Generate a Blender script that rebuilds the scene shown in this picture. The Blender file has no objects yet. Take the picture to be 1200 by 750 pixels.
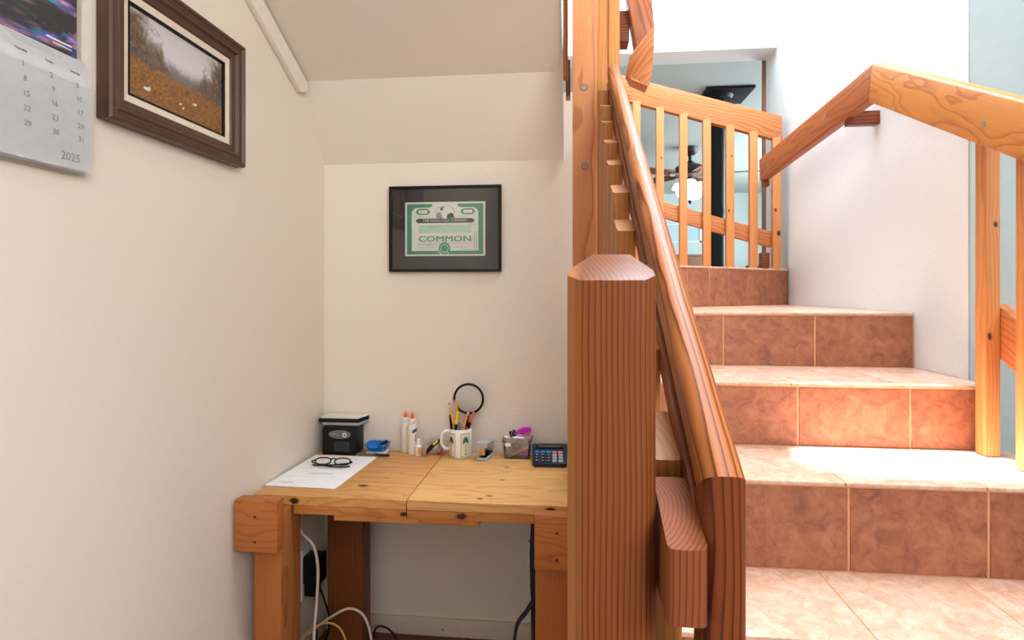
import bpy, bmesh, math, random
from mathutils import Vector, Matrix
random.seed(4)
SC = bpy.context.scene
COL = SC.collection
R = math.radians
V = Vector

# ------------------------------------------------------------------ camera
cd = bpy.data.cameras.new('camera')
cd.sensor_width = 36.0
cd.lens = 680 / 1200 * 36
cd.shift_y = -34 / 1200
cd.clip_start = 0.02
cam = bpy.data.objects.new('camera', cd)
COL.objects.link(cam)
cam.location = (0, 0, 1.43)
cam.rotation_euler = (R(90), 0, math.atan2(.1054, .99443))
SC.camera = cam

# ------------------------------------------------------------------ world, sun, lamps, exposure
wd = bpy.data.worlds.new('daylight')
SC.world = wd
wd.use_nodes = True
wd.node_tree.nodes['Background'].inputs[0].default_value = (1.0, .975, .945, 1)
wd.node_tree.nodes['Background'].inputs[1].default_value = .62

def lamp(name, kind, loc, rot, energy, color, size=1, size_y=None, angle=None, spread=None):
    l = bpy.data.lights.new(name, kind)
    l.energy = energy
    l.color = color
    if kind == 'AREA':
        l.shape = 'RECTANGLE'
        l.size = size
        l.size_y = size_y or size
        if spread: l.spread = spread
    if kind == 'SUN':
        l.angle = angle
    o = bpy.data.objects.new(name, l)
    COL.objects.link(o)
    o.location = loc
    o.rotation_euler = rot
    return o

SUN = V((-.20, .02, .98)).normalized()
s_ = lamp('sun', 'SUN', (0, 0, 8), (0, 0, 0), 36.0, (1, .97, .93), angle=.022)
s_.rotation_euler = SUN.to_track_quat('Z', 'Y').to_euler()
lamp('skylight_daylight', 'AREA', (.75, 1.9, 4.45), (0, 0, 0), 135, (.86, .94, 1), 1.1, 2.6)
lamp('living_room_fill', 'AREA', (3.4, 6.2, 2.2), (0, R(90), 0), 125, (.80, .94, 1), 1.6, 3)  # cool fill lamp added inside the living room, no window behind it
lamp('room_fill', 'AREA', (1.7, -1.6, 2.7), (R(84), 0, R(38)), 52, (1, .95, .88), 2.0, 1.6)  # warm fill lamp added behind the camera to brighten the alcove

SC.view_settings.view_transform = 'Standard'
SC.view_settings.look = 'None'
SC.view_settings.gamma = 1
SC.view_settings.use_curve_mapping = False
SC.view_settings.exposure = .7

# ------------------------------------------------------------------ material helpers
def newmat(name):
    m = bpy.data.materials.new(name)
    m.use_nodes = True
    nt = m.node_tree
    return m, nt, nt.nodes['Principled BSDF']

def N(nt, kind, **kw):
    n = nt.nodes.new(kind)
    for k, v in kw.items(): setattr(n, k, v)
    return n

def mth(nt, op, a, b=None, c=None, clamp=False):
    n = N(nt, 'ShaderNodeMath', operation=op)
    n.use_clamp = clamp
    for i, x in enumerate((a, b, c)):
        if x is None: continue
        if isinstance(x, (int, float)): n.inputs[i].default_value = x
        else: nt.links.new(x, n.inputs[i])
    return n.outputs[0]

def vm(nt, op, a, b=None):
    n = N(nt, 'ShaderNodeVectorMath', operation=op)
    for i, x in enumerate((a, b)):
        if x is None: continue
        if isinstance(x, (tuple, list)): n.inputs[i].default_value = x
        else: nt.links.new(x, n.inputs[i])
    return n

def mixc(nt, f, a, b, mode='MIX'):
    n = N(nt, 'ShaderNodeMix', data_type='RGBA', blend_type=mode)
    for i, x in ((0, f), (6, a), (7, b)):
        if isinstance(x, (int, float)): n.inputs[i].default_value = x
        elif isinstance(x, (tuple, list)): n.inputs[i].default_value = (*x[:3], 1)
        else: nt.links.new(x, n.inputs[i])
    return n.outputs[2]

def ramp(nt, fac, stops, interp='LINEAR'):
    n = N(nt, 'ShaderNodeValToRGB')
    n.color_ramp.interpolation = interp
    e = n.color_ramp.elements
    while len(e) < len(stops): e.new(.5)
    for k, (p, c) in enumerate(stops):
        e[k].position = p
        e[k].color = (*c, 1) if isinstance(c, (tuple, list)) else (c, c, c, 1)
    nt.links.new(fac, n.inputs[0])
    return n.outputs[0]

def noise(nt, vec, scale, detail=2, dist=0, rough=.5):
    n = N(nt, 'ShaderNodeTexNoise')
    n.inputs['Scale'].default_value = scale
    n.inputs['Detail'].default_value = detail
    n.inputs['Distortion'].default_value = dist
    n.inputs['Roughness'].default_value = rough
    nt.links.new(vec, n.inputs['Vector'])
    return n.outputs[0]

def bump(nt, b, h, strength, dist=.002):
    n = N(nt, 'ShaderNodeBump')
    n.inputs['Strength'].default_value = strength
    n.inputs['Distance'].default_value = dist
    nt.links.new(h, n.inputs['Height'])
    nt.links.new(n.outputs[0], b.inputs['Normal'])

def plain(name, col, rough=.5, metal=0, spec=.5, alpha=None):
    m, nt, b = newmat(name)
    tc = N(nt, 'ShaderNodeTexCoord').outputs['Object']
    f = noise(nt, tc, 40, 2)
    c = mixc(nt, f, tuple(x * .93 for x in col), tuple(min(1, x * 1.07) for x in col))
    nt.links.new(c, b.inputs['Base Color'])
    b.inputs['Roughness'].default_value = rough
    b.inputs['Metallic'].default_value = metal
    b.inputs['Specular IOR Level'].default_value = spec
    return m

def clear(name, tint, gloss=.08, rough=.08, haze=0, hazecol=(1, 1, 1)):
    m = bpy.data.materials.new(name)
    m.use_nodes = True
    nt = m.node_tree
    nt.nodes.remove(nt.nodes['Principled BSDF'])
    out = nt.nodes['Material Output']
    t = N(nt, 'ShaderNodeBsdfTransparent')
    t.inputs[0].default_value = (*tint, 1)
    g = N(nt, 'ShaderNodeBsdfGlossy')
    g.inputs['Roughness'].default_value = rough
    fr = N(nt, 'ShaderNodeFresnel')
    fr.inputs[0].default_value = 1.45
    f = mth(nt, 'ADD', fr.outputs[0], gloss, clamp=True)
    mx = N(nt, 'ShaderNodeMixShader')
    nt.links.new(f, mx.inputs[0])
    nt.links.new(t.outputs[0], mx.inputs[1])
    nt.links.new(g.outputs[0], mx.inputs[2])
    o = mx.outputs[0]
    if haze:
        d = N(nt, 'ShaderNodeBsdfDiffuse')
        d.inputs[0].default_value = (*hazecol, 1)
        m2 = N(nt, 'ShaderNodeMixShader')
        m2.inputs[0].default_value = haze
        nt.links.new(o, m2.inputs[1])
        nt.links.new(d.outputs[0], m2.inputs[2])
        o = m2.outputs[0]
    nt.links.new(o, out.inputs[0])
    return m

def wood(name, light, dark, period=.0055, cy=.25, cz=.06, wob=.004, rough=.38, knots=(), jitter=.05,
         mid=None, stretch=.05, streak=.35, contrast=1.0, swirl=.012, spec=.3, sap=None):
    m, nt, b = newmat(name)
    tc = N(nt, 'ShaderNodeTexCoord').outputs['Object']
    oi = N(nt, 'ShaderNodeObjectInfo').outputs['Random']
    off = N(nt, 'ShaderNodeCombineXYZ')
    nt.links.new(mth(nt, 'MULTIPLY', oi, 9.7), off.inputs[0])
    nt.links.new(mth(nt, 'MULTIPLY', mth(nt, 'SUBTRACT', oi, .5), jitter * 2), off.inputs[1])
    nt.links.new(mth(nt, 'MULTIPLY', mth(nt, 'SUBTRACT', mth(nt, 'FRACT', mth(nt, 'MULTIPLY', oi, 7.31)), .5), jitter), off.inputs[2])
    p = vm(nt, 'ADD', tc, off.outputs[0]).outputs[0]
    st = vm(nt, 'MULTIPLY', p, (stretch, 1, 1)).outputs[0]
    wv = mth(nt, 'SUBTRACT', noise(nt, vm(nt, 'MULTIPLY', p, (1.0, 3, 3)).outputs[0], 3.0, 2), .5)
    sp = N(nt, 'ShaderNodeSeparateXYZ')
    nt.links.new(p, sp.inputs[0])
    dy = mth(nt, 'SUBTRACT', sp.outputs[1], cy)
    dz = mth(nt, 'SUBTRACT', sp.outputs[2], cz)
    r = mth(nt, 'SQRT', mth(nt, 'ADD', mth(nt, 'MULTIPLY', dy, dy), mth(nt, 'MULTIPLY', dz, dz)))
    r = mth(nt, 'ADD', r, mth(nt, 'MULTIPLY', wv, wob * 4))
    r = mth(nt, 'ADD', r, mth(nt, 'MULTIPLY', mth(nt, 'SUBTRACT', noise(nt, st, 60, 2), .5), wob * .35))
    kd = None
    for (kx, ky, kz, kr) in knots:
        q = vm(nt, 'MULTIPLY', vm(nt, 'SUBTRACT', tc, (kx, ky, kz)).outputs[0], (.62, 1, 1)).outputs[0]
        ln = vm(nt, 'LENGTH', q).outputs['Value']
        e = mth(nt, 'POWER', 2.718, mth(nt, 'MULTIPLY', mth(nt, 'MULTIPLY', ln, ln), -.16 / (kr * kr)))
        r = mth(nt, 'ADD', r, mth(nt, 'MULTIPLY', e, swirl))
        ln = mth(nt, 'ADD', ln, mth(nt, 'MULTIPLY', mth(nt, 'SUBTRACT', noise(nt, tc, 130, 2), .5), kr * .8))
        k = mth(nt, 'SUBTRACT', 1, mth(nt, 'SMOOTH_MIN', mth(nt, 'DIVIDE', ln, kr), 1, .3), clamp=True)
        k = mth(nt, 'MULTIPLY', k, 2.2, clamp=True)
        kd = k if kd is None else mth(nt, 'MAXIMUM', kd, k)
    fr = mth(nt, 'FRACT', mth(nt, 'DIVIDE', r, period))
    md = mid or tuple(l * .55 + d * .45 for l, d in zip(light, dark))
    dk = tuple(l + (d - l) * contrast for l, d in zip(light, dark))
    mdc = tuple(l + (d - l) * contrast for l, d in zip(light, md))
    c = ramp(nt, fr, [(0, light), (.45, light), (.72, mdc), (.86, dk), (.94, dk), (1, light)])
    big = noise(nt, vm(nt, 'MULTIPLY', p, (.7, 9, 9)).outputs[0], 1.5, 3)
    c = mixc(nt, mth(nt, 'MULTIPLY', big, .9), c, mixc(nt, .35, c, md))
    fine = noise(nt, vm(nt, 'MULTIPLY', p, (6, 260, 260)).outputs[0], 1, 3)
    c = mixc(nt, streak, c, mixc(nt, fine, (.55, .5, .45), (1.25, 1.25, 1.22)), 'MULTIPLY')
    if sap:     # paler sapwood along one edge of the log
        sx = N(nt, 'ShaderNodeSeparateXYZ'); nt.links.new(tc, sx.inputs[0])
        e = mth(nt, 'MULTIPLY', mth(nt, 'SUBTRACT', mth(nt, 'ADD', sx.outputs[1], mth(nt, 'MULTIPLY', wv, .012)), sap[0]), 110, clamp=True)
        c = mixc(nt, mth(nt, 'MULTIPLY', e, .8), c, sap[1])
    if kd is not None:
        c = mixc(nt, kd, c, (.055, .018, .008))
    b.inputs['Specular IOR Level'].default_value = spec
    nt.links.new(c, b.inputs['Base Color'])
    b.inputs['Roughness'].default_value = rough
    bump(nt, b, mth(nt, 'ADD', fine, fr), .05, .0006)
    return m

def plaster(name, col, b_str=.22):
    m, nt, b = newmat(name)
    tc = N(nt, 'ShaderNodeTexCoord').outputs['Object']
    big = noise(nt, tc, 1.3, 3)
    c = mixc(nt, big, tuple(x * .965 for x in col), tuple(min(1, x * 1.02) for x in col))
    nt.links.new(c, b.inputs['Base Color'])
    b.inputs['Roughness'].default_value = .62
    h = mth(nt, 'ADD', noise(nt, tc, 110, 3), mth(nt, 'MULTIPLY', noise(nt, tc, 38, 3), .7))
    bump(nt, b, h, b_str, .004)
    return m

def tilemat(name, a, bb, dk, rough=.34):
    m, nt, b = newmat(name)
    tc = N(nt, 'ShaderNodeTexCoord').outputs['Object']
    oi = N(nt, 'ShaderNodeObjectInfo').outputs['Random']
    off = N(nt, 'ShaderNodeCombineXYZ')
    for i, k in enumerate((13.1, 7.7, 5.3)): nt.links.new(mth(nt, 'MULTIPLY', oi, k), off.inputs[i])
    p = vm(nt, 'ADD', tc, off.outputs[0]).outputs[0]
    n1 = noise(nt, p, 7, 6, .7, .6)
    n2 = noise(nt, p, 22, 6, .9, .65)
    c = ramp(nt, n1, [(.31, dk), (.45, a), (.57, a), (.70, bb)])
    c2 = ramp(nt, n2, [(.33, dk), (.47, a), (.66, bb)])
    c = mixc(nt, .6, c, c2)
    vein = mth(nt, 'ABSOLUTE', mth(nt, 'SUBTRACT', noise(nt, p, 13, 5, 1.4, .68), .5))
    c = mixc(nt, ramp(nt, vein, [(0, .5), (.009, 0.0)]), c, tuple(x * .45 for x in dk))
    nt.links.new(c, b.inputs['Base Color'])
    b.inputs['Roughness'].default_value = rough
    bump(nt, b, n2, .12, .003)
    return m

M = {}
M['cream'] = plaster('cream_plaster', (.80, .735, .65))
M['soffit'] = plaster('soffit_plaster', (.775, .715, .64), .12)
M['white'] = plaster('white_plaster', (.79, .85, .895))
M['living'] = plaster('living_room_paint', (.60, .68, .68), .05)
M['trim'] = plain('painted_trim', (.80, .75, .68), .5)
M['base_paint'] = plain('baseboard_paint', (.70, .62, .52), .5)
M['post'] = wood('fir_post', (.56, .225, .088), (.30, .095, .028), .016, cy=.03, cz=.11, wob=.012, rough=.42, contrast=.7)
M['post_yellow'] = wood('fir_post_yellow', (.56, .25, .072), (.34, .125, .032), .012, cy=.3, cz=.05, wob=.006, rough=.42, contrast=.6)
M['newel'] = wood('fir_newel', (.205, .060, .016), (.085, .020, .006), .0056, cy=.32, cz=.06, wob=.0035, rough=.4, contrast=.95, jitter=.01, spec=.14, sap=(.026, (.33, .13, .036)))
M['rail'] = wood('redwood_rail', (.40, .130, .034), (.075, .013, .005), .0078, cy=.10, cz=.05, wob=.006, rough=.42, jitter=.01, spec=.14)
M['rail_red'] = wood('redwood_upper_rail', (.42, .14, .06), (.22, .055, .022), .012, cy=.06, cz=.05, wob=.01, rough=.3, jitter=.03, spec=.4)
M['rail_post'] = wood('redwood_rail_end', (.195, .048, .014), (.06, .013, .006), .0078, cy=.16, cz=.05, wob=.006, rough=.42, jitter=.01, spec=.15)
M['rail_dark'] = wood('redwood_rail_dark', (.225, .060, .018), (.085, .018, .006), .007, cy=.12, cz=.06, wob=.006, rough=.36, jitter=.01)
M['block'] = wood('fir_block', (.24, .070, .027), (.125, .032, .012), .0042, cy=.07, cz=-.06, wob=.003, rough=.55, jitter=.005, spec=.12)
M['baluster'] = wood('pine_baluster', (.42, .165, .040), (.27, .085, .020), .009, cy=.2, cz=.04, wob=.006, rough=.45, contrast=.7, jitter=.1)
M['spindle'] = wood('pine_spindle', (.60, .255, .088), (.44, .155, .046), .009, cy=.2, cz=.05, wob=.006, rough=.4, contrast=.7, jitter=.1)
M['spindle_knot'] = wood('pine_spindle_knotty', (.60, .255, .088), (.44, .155, .046), .009, cy=.2, cz=.05, wob=.006, rough=.4, contrast=.7, jitter=.1,
                    knots=((.31, .008, .02, .007), (.60, -.006, .02, .006)), swirl=.006)
M['spindle_end'] = wood('pine_spindle_end', (.60, .255, .088), (.44, .155, .046), .009, cy=.2, cz=.05, wob=.006, rough=.4, contrast=.7, jitter=.1,
                    knots=((.19, -.008, .02, .012), (.31, .008, .02, .008)), swirl=.006)
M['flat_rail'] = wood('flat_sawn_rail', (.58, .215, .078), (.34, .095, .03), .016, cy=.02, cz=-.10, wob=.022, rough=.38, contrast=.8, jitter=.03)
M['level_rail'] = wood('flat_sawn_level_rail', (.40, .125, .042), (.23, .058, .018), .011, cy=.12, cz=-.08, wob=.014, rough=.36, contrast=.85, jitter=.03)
M['flat_rail_face'] = wood('flat_sawn_rail_face', (.62, .255, .068), (.38, .118, .028), .015, cy=.10, cz=.0, wob=.03, rough=.3, contrast=.8, jitter=.03)
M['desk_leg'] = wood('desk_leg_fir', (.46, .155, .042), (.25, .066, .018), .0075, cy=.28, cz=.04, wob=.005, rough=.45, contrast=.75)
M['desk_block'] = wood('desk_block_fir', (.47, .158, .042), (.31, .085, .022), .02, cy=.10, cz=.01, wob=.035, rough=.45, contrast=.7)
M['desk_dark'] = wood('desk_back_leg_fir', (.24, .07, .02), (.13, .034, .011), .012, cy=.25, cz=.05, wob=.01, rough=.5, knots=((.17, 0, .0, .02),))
M['pine_edge'] = wood('pine_edge', (.56, .225, .06), (.38, .125, .032), .014, cy=.11, cz=.02, wob=.022, rough=.36, contrast=.75, jitter=.08)
M['walnut'] = wood('walnut_moulding', (.105, .05, .033), (.045, .02, .014), .006, cy=.2, cz=.02, wob=.004, rough=.36, contrast=.8)
M['floor_wood'] = wood('floor_wood', (.20, .075, .032), (.09, .03, .014), .008, cy=.2, cz=.02, rough=.4)
M['brown'] = plain('brown_furniture', (.20, .09, .045), .45)
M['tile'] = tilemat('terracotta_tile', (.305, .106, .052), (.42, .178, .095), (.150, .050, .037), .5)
M['tread'] = tilemat('toplit_tread_tile', (.60, .37, .265), (.72, .53, .43), (.47, .265, .195), .24)  # same terracotta made paler, carrying the strong top light on the treads
M['grout'] = plain('orange_grout', (.60, .29, .15), .8)
M['grout_pale'] = plain('pale_grout', (.66, .58, .50), .8)
M['black'] = plain('black_plastic', (.008, .008, .009), .42, 0, .18)
M['black_metal'] = plain('black_metal', (.010, .011, .014), .5, 0, .2)
M['black_cloth'] = plain('black_nylon', (.012, .012, .013), .8)
M['mat_board'] = plain('taupe_mat_board', (.055, .045, .038), .9, 0, .1)
M['paper'] = plain('white_paper', (.90, .92, .975), .7)
M['cream_paper'] = plain('cream_paper', (.80, .78, .70), .7)
M['linen'] = plain('linen_liner', (.74, .66, .56), .8)
M['cert_green'] = plain('banknote_green', (.075, .29, .17), .7)
M['cert_light'] = plain('pale_green_print', (.50, .68, .53), .7)
M['ink'] = plain('black_ink', (.05, .05, .055), .7)
M['grey_ink'] = plain('grey_ink', (.30, .31, .34), .7)
M['pale_ink'] = plain('pale_grey_ink', (.62, .63, .66), .7)
M['glass'] = clear('picture_glass', (1, 1, 1), .0, .01)
M['lens'] = clear('clear_lens', (.97, .98, .98), .02, .02)
M['clear'] = clear('clear_plastic', (.99, .985, .99), .0, .10, .025, (.85, .83, .86))
M['cloudy'] = clear('translucent_plastic', (.86, .85, .9), .06, .2, .42, (.72, .70, .80))
M['glue_white'] = plain('glue_white', (.80, .76, .70), .4)
M['white_pl'] = plain('white_plastic', (.82, .81, .79), .35)
M['orange_pl'] = plain('orange_plastic', (.85, .13, .02), .35)
M['orange_label'] = plain('orange_print', (.82, .33, .06), .5)
M['blue_label'] = plain('blue_print', (.03, .08, .32), .5)
M['blue_pl'] = plain('blue_plastic', (.0, .18, .62), .32)
M['sky_pl'] = plain('light_blue_plastic', (.05, .32, .85), .32)
M['yellow_pl'] = plain('yellow_plastic', (.75, .68, .02), .35)
M['red_pl'] = plain('red_plastic', (.55, .02, .04), .4)
M['dark_red'] = plain('dark_orange_ink_barrel', (.55, .12, .04), .4)
M['coral'] = plain('coral_cap', (.90, .16, .09), .4)
M['magenta'] = plain('magenta_plastic', (.55, .01, .50), .3)
M['pink'] = plain('pink_plastic', (.70, .16, .55), .3)
M['eraser'] = plain('eraser_pink', (.75, .16, .25), .8)
M['pencil'] = plain('pencil_orange', (.82, .32, .03), .4)
M['ferrule'] = plain('aluminium', (.75, .75, .76), .3, .9)
M['steel'] = plain('steel', (.55, .54, .52), .3, .9)
M['brass'] = plain('brass', (.60, .40, .18), .35, .9)
M['plug'] = plain('shaded_wood_plug', (.27, .20, .14), .7)  # grey plug darkened to carry the shadow inside its recess
M['ceramic'] = plain('ceramic_white', (.86, .86, .86), .14)
M['panel_cream'] = plain('panel_cream', (.78, .70, .50), .3)
M['panel_line'] = plain('panel_green_line', (.10, .20, .22), .4)
M['palm_brown'] = plain('palm_brown', (.10, .055, .03), .5)
M['palm_green'] = plain('palm_green', (.035, .11, .06), .5)
M['palm_teal'] = plain('palm_teal', (.02, .17, .14), .5)
M['silver_pl'] = plain('silver_plastic', (.42, .45, .49), .38)
M['calc_body'] = plain('navy_plastic', (.014, .028, .055), .35, 0, .25)
M['calc_key'] = plain('dark_key', (.012, .016, .025), .35)
M['grey_key'] = plain('grey_key', (.42, .45, .46), .4)
M['cord_white'] = plain('cord_ivory', (.70, .63, .52), .5)
M['cord_yellow'] = plain('cord_yellow', (.66, .42, .13), .5)
M['skin_tan'] = plain('tan_rubber', (.55, .36, .20), .6)
M['tan_wood'] = plain('tan_stick', (.66, .45, .20), .6)
M['oval'] = plain('grey_oval', (.14, .13, .125), .4)
M['bronze'] = plain('dark_bronze', (.05, .035, .028), .4, .5)
M['blade'] = plain('fan_blade_brown', (.17, .075, .05), .45)

def emit(name, col, st):
    m, nt, b = newmat(name)
    b.inputs['Base Color'].default_value = (.9, .85, .8, 1)
    b.inputs['Emission Color'].default_value = (*col, 1)
    b.inputs['Emission Strength'].default_value = st
    return m
M['lamp_glass'] = emit('lit_lamp_glass', (1, .80, .60), 1.7)

# ------------------------------------------------------------------ object helpers
WM = {}
def put(o, parent=None, mw=None):
    COL.objects.link(o)
    mw = mw or Matrix.Identity(4)
    WM[o.name] = mw
    if parent is not None:
        o.parent = parent
        o.matrix_parent_inverse = WM[parent.name].inverted()
    o.matrix_basis = mw
    return o

def thing(name, loc, label, cat, group=None):
    o = bpy.data.objects.new(name, None)
    o.empty_display_size = .05
    put(o, None, Matrix.Translation(V(loc)))
    o['label'] = label
    o['category'] = cat
    if group: o['group'] = group
    return o

def tag(o, label, cat, group=None):
    o['label'] = label
    o['category'] = cat
    if group: o['group'] = group
    return o

def fin(name, bm, mat, parent=None, mw=None, smooth=40, label=None, kind=None):
    me = bpy.data.meshes.new(name)
    bmesh.ops.recalc_face_normals(bm, faces=bm.faces[:])
    bm.to_mesh(me)
    bm.free()
    if smooth:
        for p in me.polygons: p.use_smooth = True
        me.set_sharp_from_angle(angle=R(smooth))
    me.materials.append(mat)
    o = bpy.data.objects.new(name, me)
    put(o, parent, mw)
    if label: o['label'] = label
    if kind: o['kind'] = kind
    return o

def recentre(o):
    """move a loose mesh's origin to the middle of its base"""
    vs = [v.co for v in o.data.vertices]
    c = V(((min(v.x for v in vs) + max(v.x for v in vs)) / 2, (min(v.y for v in vs) + max(v.y for v in vs)) / 2, min(v.z for v in vs)))
    for v in o.data.vertices: v.co -= c
    mw = WM[o.name] @ Matrix.Translation(c)
    WM[o.name] = mw
    o.matrix_basis = mw
    return o

def bev(bm, off, seg=2, edges=None):
    if off: bmesh.ops.bevel(bm, geom=edges or bm.edges[:], offset=off, segments=seg, affect='EDGES', profile=.6)

def bx(bm, x0, x1, y0, y1, z0, z1):
    vs = [bm.verts.new((x, y, z)) for x in (x0, x1) for y in (y0, y1) for z in (z0, z1)]
    for f in ((0, 1, 3, 2), (4, 6, 7, 5), (0, 4, 5, 1), (2, 3, 7, 6), (0, 2, 6, 4), (1, 5, 7, 3)):
        bm.faces.new([vs[i] for i in f])
    return vs

def box(name, x0, x1, y0, y1, z0, z1, mat, parent=None, b=.002, seg=2, mw=None, label=None):
    bm = bmesh.new()
    bx(bm, x0, x1, y0, y1, z0, z1)
    bev(bm, b, seg)
    return fin(name, bm, mat, parent, mw, label=label)

def frame(p0, dirv, up):
    x = V(dirv).normalized()
    z = V(up) - x * V(up).dot(x)
    z.normalize()
    y = z.cross(x)
    m = Matrix((x, y, z)).transposed().to_4x4()
    m.translation = V(p0)
    return m

def prism(name, poly, p0, p1, up, mat, parent=None, b=.002, cut0=None, cut1=None, seg=2, label=None, smooth=40):
    """poly (y,z) swept along local x from p0 to p1; wood grain follows local x"""
    L = (V(p1) - V(p0)).length
    bm = bmesh.new()
    a = [bm.verts.new(((cut0(y, z) if cut0 else 0), y, z)) for y, z in poly]
    c = [bm.verts.new((L + (cut1(y, z) if cut1 else 0), y, z)) for y, z in poly]
    n = len(poly)
    bm.faces.new(a)
    bm.faces.new(c[::-1])
    for i in range(n): bm.faces.new((a[i], c[i], c[(i + 1) % n], a[(i + 1) % n]))
    bev(bm, b, seg)
    return fin(name, bm, mat, parent, frame(p0, V(p1) - V(p0), up), label=label, smooth=smooth)

def rect(w, h, cy=0, cz=0):
    return [(cy - w / 2, cz - h / 2), (cy + w / 2, cz - h / 2), (cy + w / 2, cz + h / 2), (cy - w / 2, cz + h / 2)]

def beam(name, p0, p1, w, h, up, mat, parent=None, b=.003, **k):
    return prism(name, rect(w, h), p0, p1, up, mat, parent, b, **k)

def rrect(w, h, rt, rb, seg=5):
    """outline from z=-h to z=0 with rounded top corners rt and bottom corners rb"""
    pts = []
    for cx, cz, r, a0 in ((w / 2 - rt, -rt, rt, 0), (-w / 2 + rt, -rt, rt, 90), (-w / 2 + rb, -h + rb, rb, 180), (w / 2 - rb, -h + rb, rb, 270)):
        for i in range(seg + 1):
            a = R(a0 + 90 * i / seg)
            pts.append((cx + r * math.cos(a), cz + r * math.sin(a)))
    return pts

def cyl(bm, p0, p1, r0, r1=None, n=16, cap=True):
    r1 = r0 if r1 is None else r1
    m = frame(p0, V(p1) - V(p0), (0, 0, 1) if abs((V(p1) - V(p0)).normalized().z) < .9 else (0, 1, 0))
    L = (V(p1) - V(p0)).length
    rings = []
    for x, r in ((0, r0), (L, r1)):
        rings.append([bm.verts.new(m @ V((x, r * math.cos(2 * math.pi * i / n), r * math.sin(2 * math.pi * i / n)))) for i in range(n)])
    for i in range(n):
        bm.faces.new((rings[0][i], rings[0][(i + 1) % n], rings[1][(i + 1) % n], rings[1][i]))
    if cap:
        bm.faces.new(rings[0][::-1])
        bm.faces.new(rings[1])

def lathe(bm, prof, c=(0, 0, 0), n=24, sx=1, sy=1, a0=0):
    rings = []
    for r, z in prof:
        if r < 1e-6:
            rings.append([bm.verts.new((c[0], c[1], c[2] + z))])
        else:
            rings.append([bm.verts.new((c[0] + sx * r * math.cos(2 * math.pi * i / n + a0), c[1] + sy * r * math.sin(2 * math.pi * i / n + a0), c[2] + z)) for i in range(n)])
    for A, B in zip(rings, rings[1:]):
        for i in range(n):
            j = (i + 1) % n
            if len(A) == 1 and len(B) == 1: continue
            if len(A) == 1: bm.faces.new((A[0], B[j], B[i]))
            elif len(B) == 1: bm.faces.new((A[i], A[j], B[0]))
            else: bm.faces.new((A[i], A[j], B[j], B[i]))

def smoothpts(pts, k=6):
    P = [V(p) for p in pts]
    P = [P[0] * 2 - P[1]] + P + [P[-1] * 2 - P[-2]]
    out = []
    for i in range(1, len(P) - 2):
        for t in range(k):
            u = t / k
            a, b, c, d = P[i - 1:i + 3]
            out.append(.5 * ((2 * b) + (c - a) * u + (2 * a - 5 * b + 4 * c - d) * u * u + (3 * b - a - 3 * c + d) * u ** 3))
    out.append(P[-2])
    return out

def tube(bm, pts, r, n=8, closed=False, sz=1.0):
    P = [V(p) for p in pts]
    K = len(P)
    rings = []
    nrm = None
    for i in range(K):
        t = (P[(i + 1) % K] - P[i - 1]) if closed else (P[min(i + 1, K - 1)] - P[max(i - 1, 0)])
        t.normalize()
        if nrm is None: nrm = V((0, 0, 1)) if abs(t.z) < .9 else V((1, 0, 0))
        nrm = (nrm - t * nrm.dot(t)).normalized()
        bn = t.cross(nrm)
        rings.append([bm.verts.new(P[i] + r * (math.cos(2 * math.pi * k / n) * nrm * sz + math.sin(2 * math.pi * k / n) * bn)) for k in range(n)])
    for i in range(K if closed else K - 1):
        A, B = rings[i], rings[(i + 1) % K]
        for k in range(n): bm.faces.new((A[k], A[(k + 1) % n], B[(k + 1) % n], B[k]))
    if not closed:
        bm.faces.new(rings[0][::-1])
        bm.faces.new(rings[-1])

def tubeobj(name, pts, r, mat, parent=None, n=8, smooth=True, closed=False):
    bm = bmesh.new()
    tube(bm, smoothpts(pts) if smooth else pts, r, n, closed)
    return fin(name, bm, mat, parent, smooth=80)

def cylobj(name, p0, p1, r0, mat, parent=None, r1=None, n=16, b=0, label=None):
    bm = bmesh.new()
    cyl(bm, p0, p1, r0, r1, n)
    return fin(name, bm, mat, parent, label=label)

def torus(bm, mw, R_, r, n=32, m=8, sx=1, sy=1):
    pts = [mw @ V((sx * R_ * math.cos(2 * math.pi * i / n), sy * R_ * math.sin(2 * math.pi * i / n), 0)) for i in range(n)]
    tube(bm, pts, r, m, True)

def text(name, body, size, mw, mat, parent, align='CENTER', bold=0, label=None, sx=1.0):
    cu = bpy.data.curves.new('lettering', 'FONT')
    cu.body = body
    cu.size = size
    cu.align_x = align
    cu.align_y = 'CENTER'
    cu.offset = bold
    cu.extrude = .0001
    cu.resolution_u = 2
    t = bpy.data.objects.new('lettering', cu)
    COL.objects.link(t)
    bpy.context.view_layer.update()
    me = bpy.data.meshes.new_from_object(t.evaluated_get(bpy.context.evaluated_depsgraph_get()))
    bpy.data.objects.remove(t)
    bpy.data.curves.remove(cu)
    me.materials.clear()
    me.materials.append(mat)
    for v in me.vertices: v.co.x *= sx
    o = bpy.data.objects.new(name, me)
    return put(o, parent, mw)

def on_back(x, y, z):   # print that faces the camera side (-Y)
    return Matrix(((1, 0, 0, x), (0, 0, -1, y), (0, 1, 0, z), (0, 0, 0, 1)))

def on_left(x, y, z, lean=0):   # print on the left wall, facing +X
    return Matrix(((0, lean, 1, x), (1, 0, 0, y), (0, 1, -lean, z), (0, 0, 0, 1)))

def st(o, kind='structure'):
    o['kind'] = kind
    return o

def dup(root, mw, label):
    """copy a thing with its parts and sub-parts"""
    def rec(o, par):
        c = o.copy()
        COL.objects.link(c)
        WM[c.name] = WM[o.name]
        if par is not None: c.parent = par
        for ch in [x for x in bpy.data.objects if x.parent == o]: rec(ch, c)
        return c
    c = rec(root, None)
    c.matrix_basis = mw
    c['label'] = label
    return c

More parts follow.
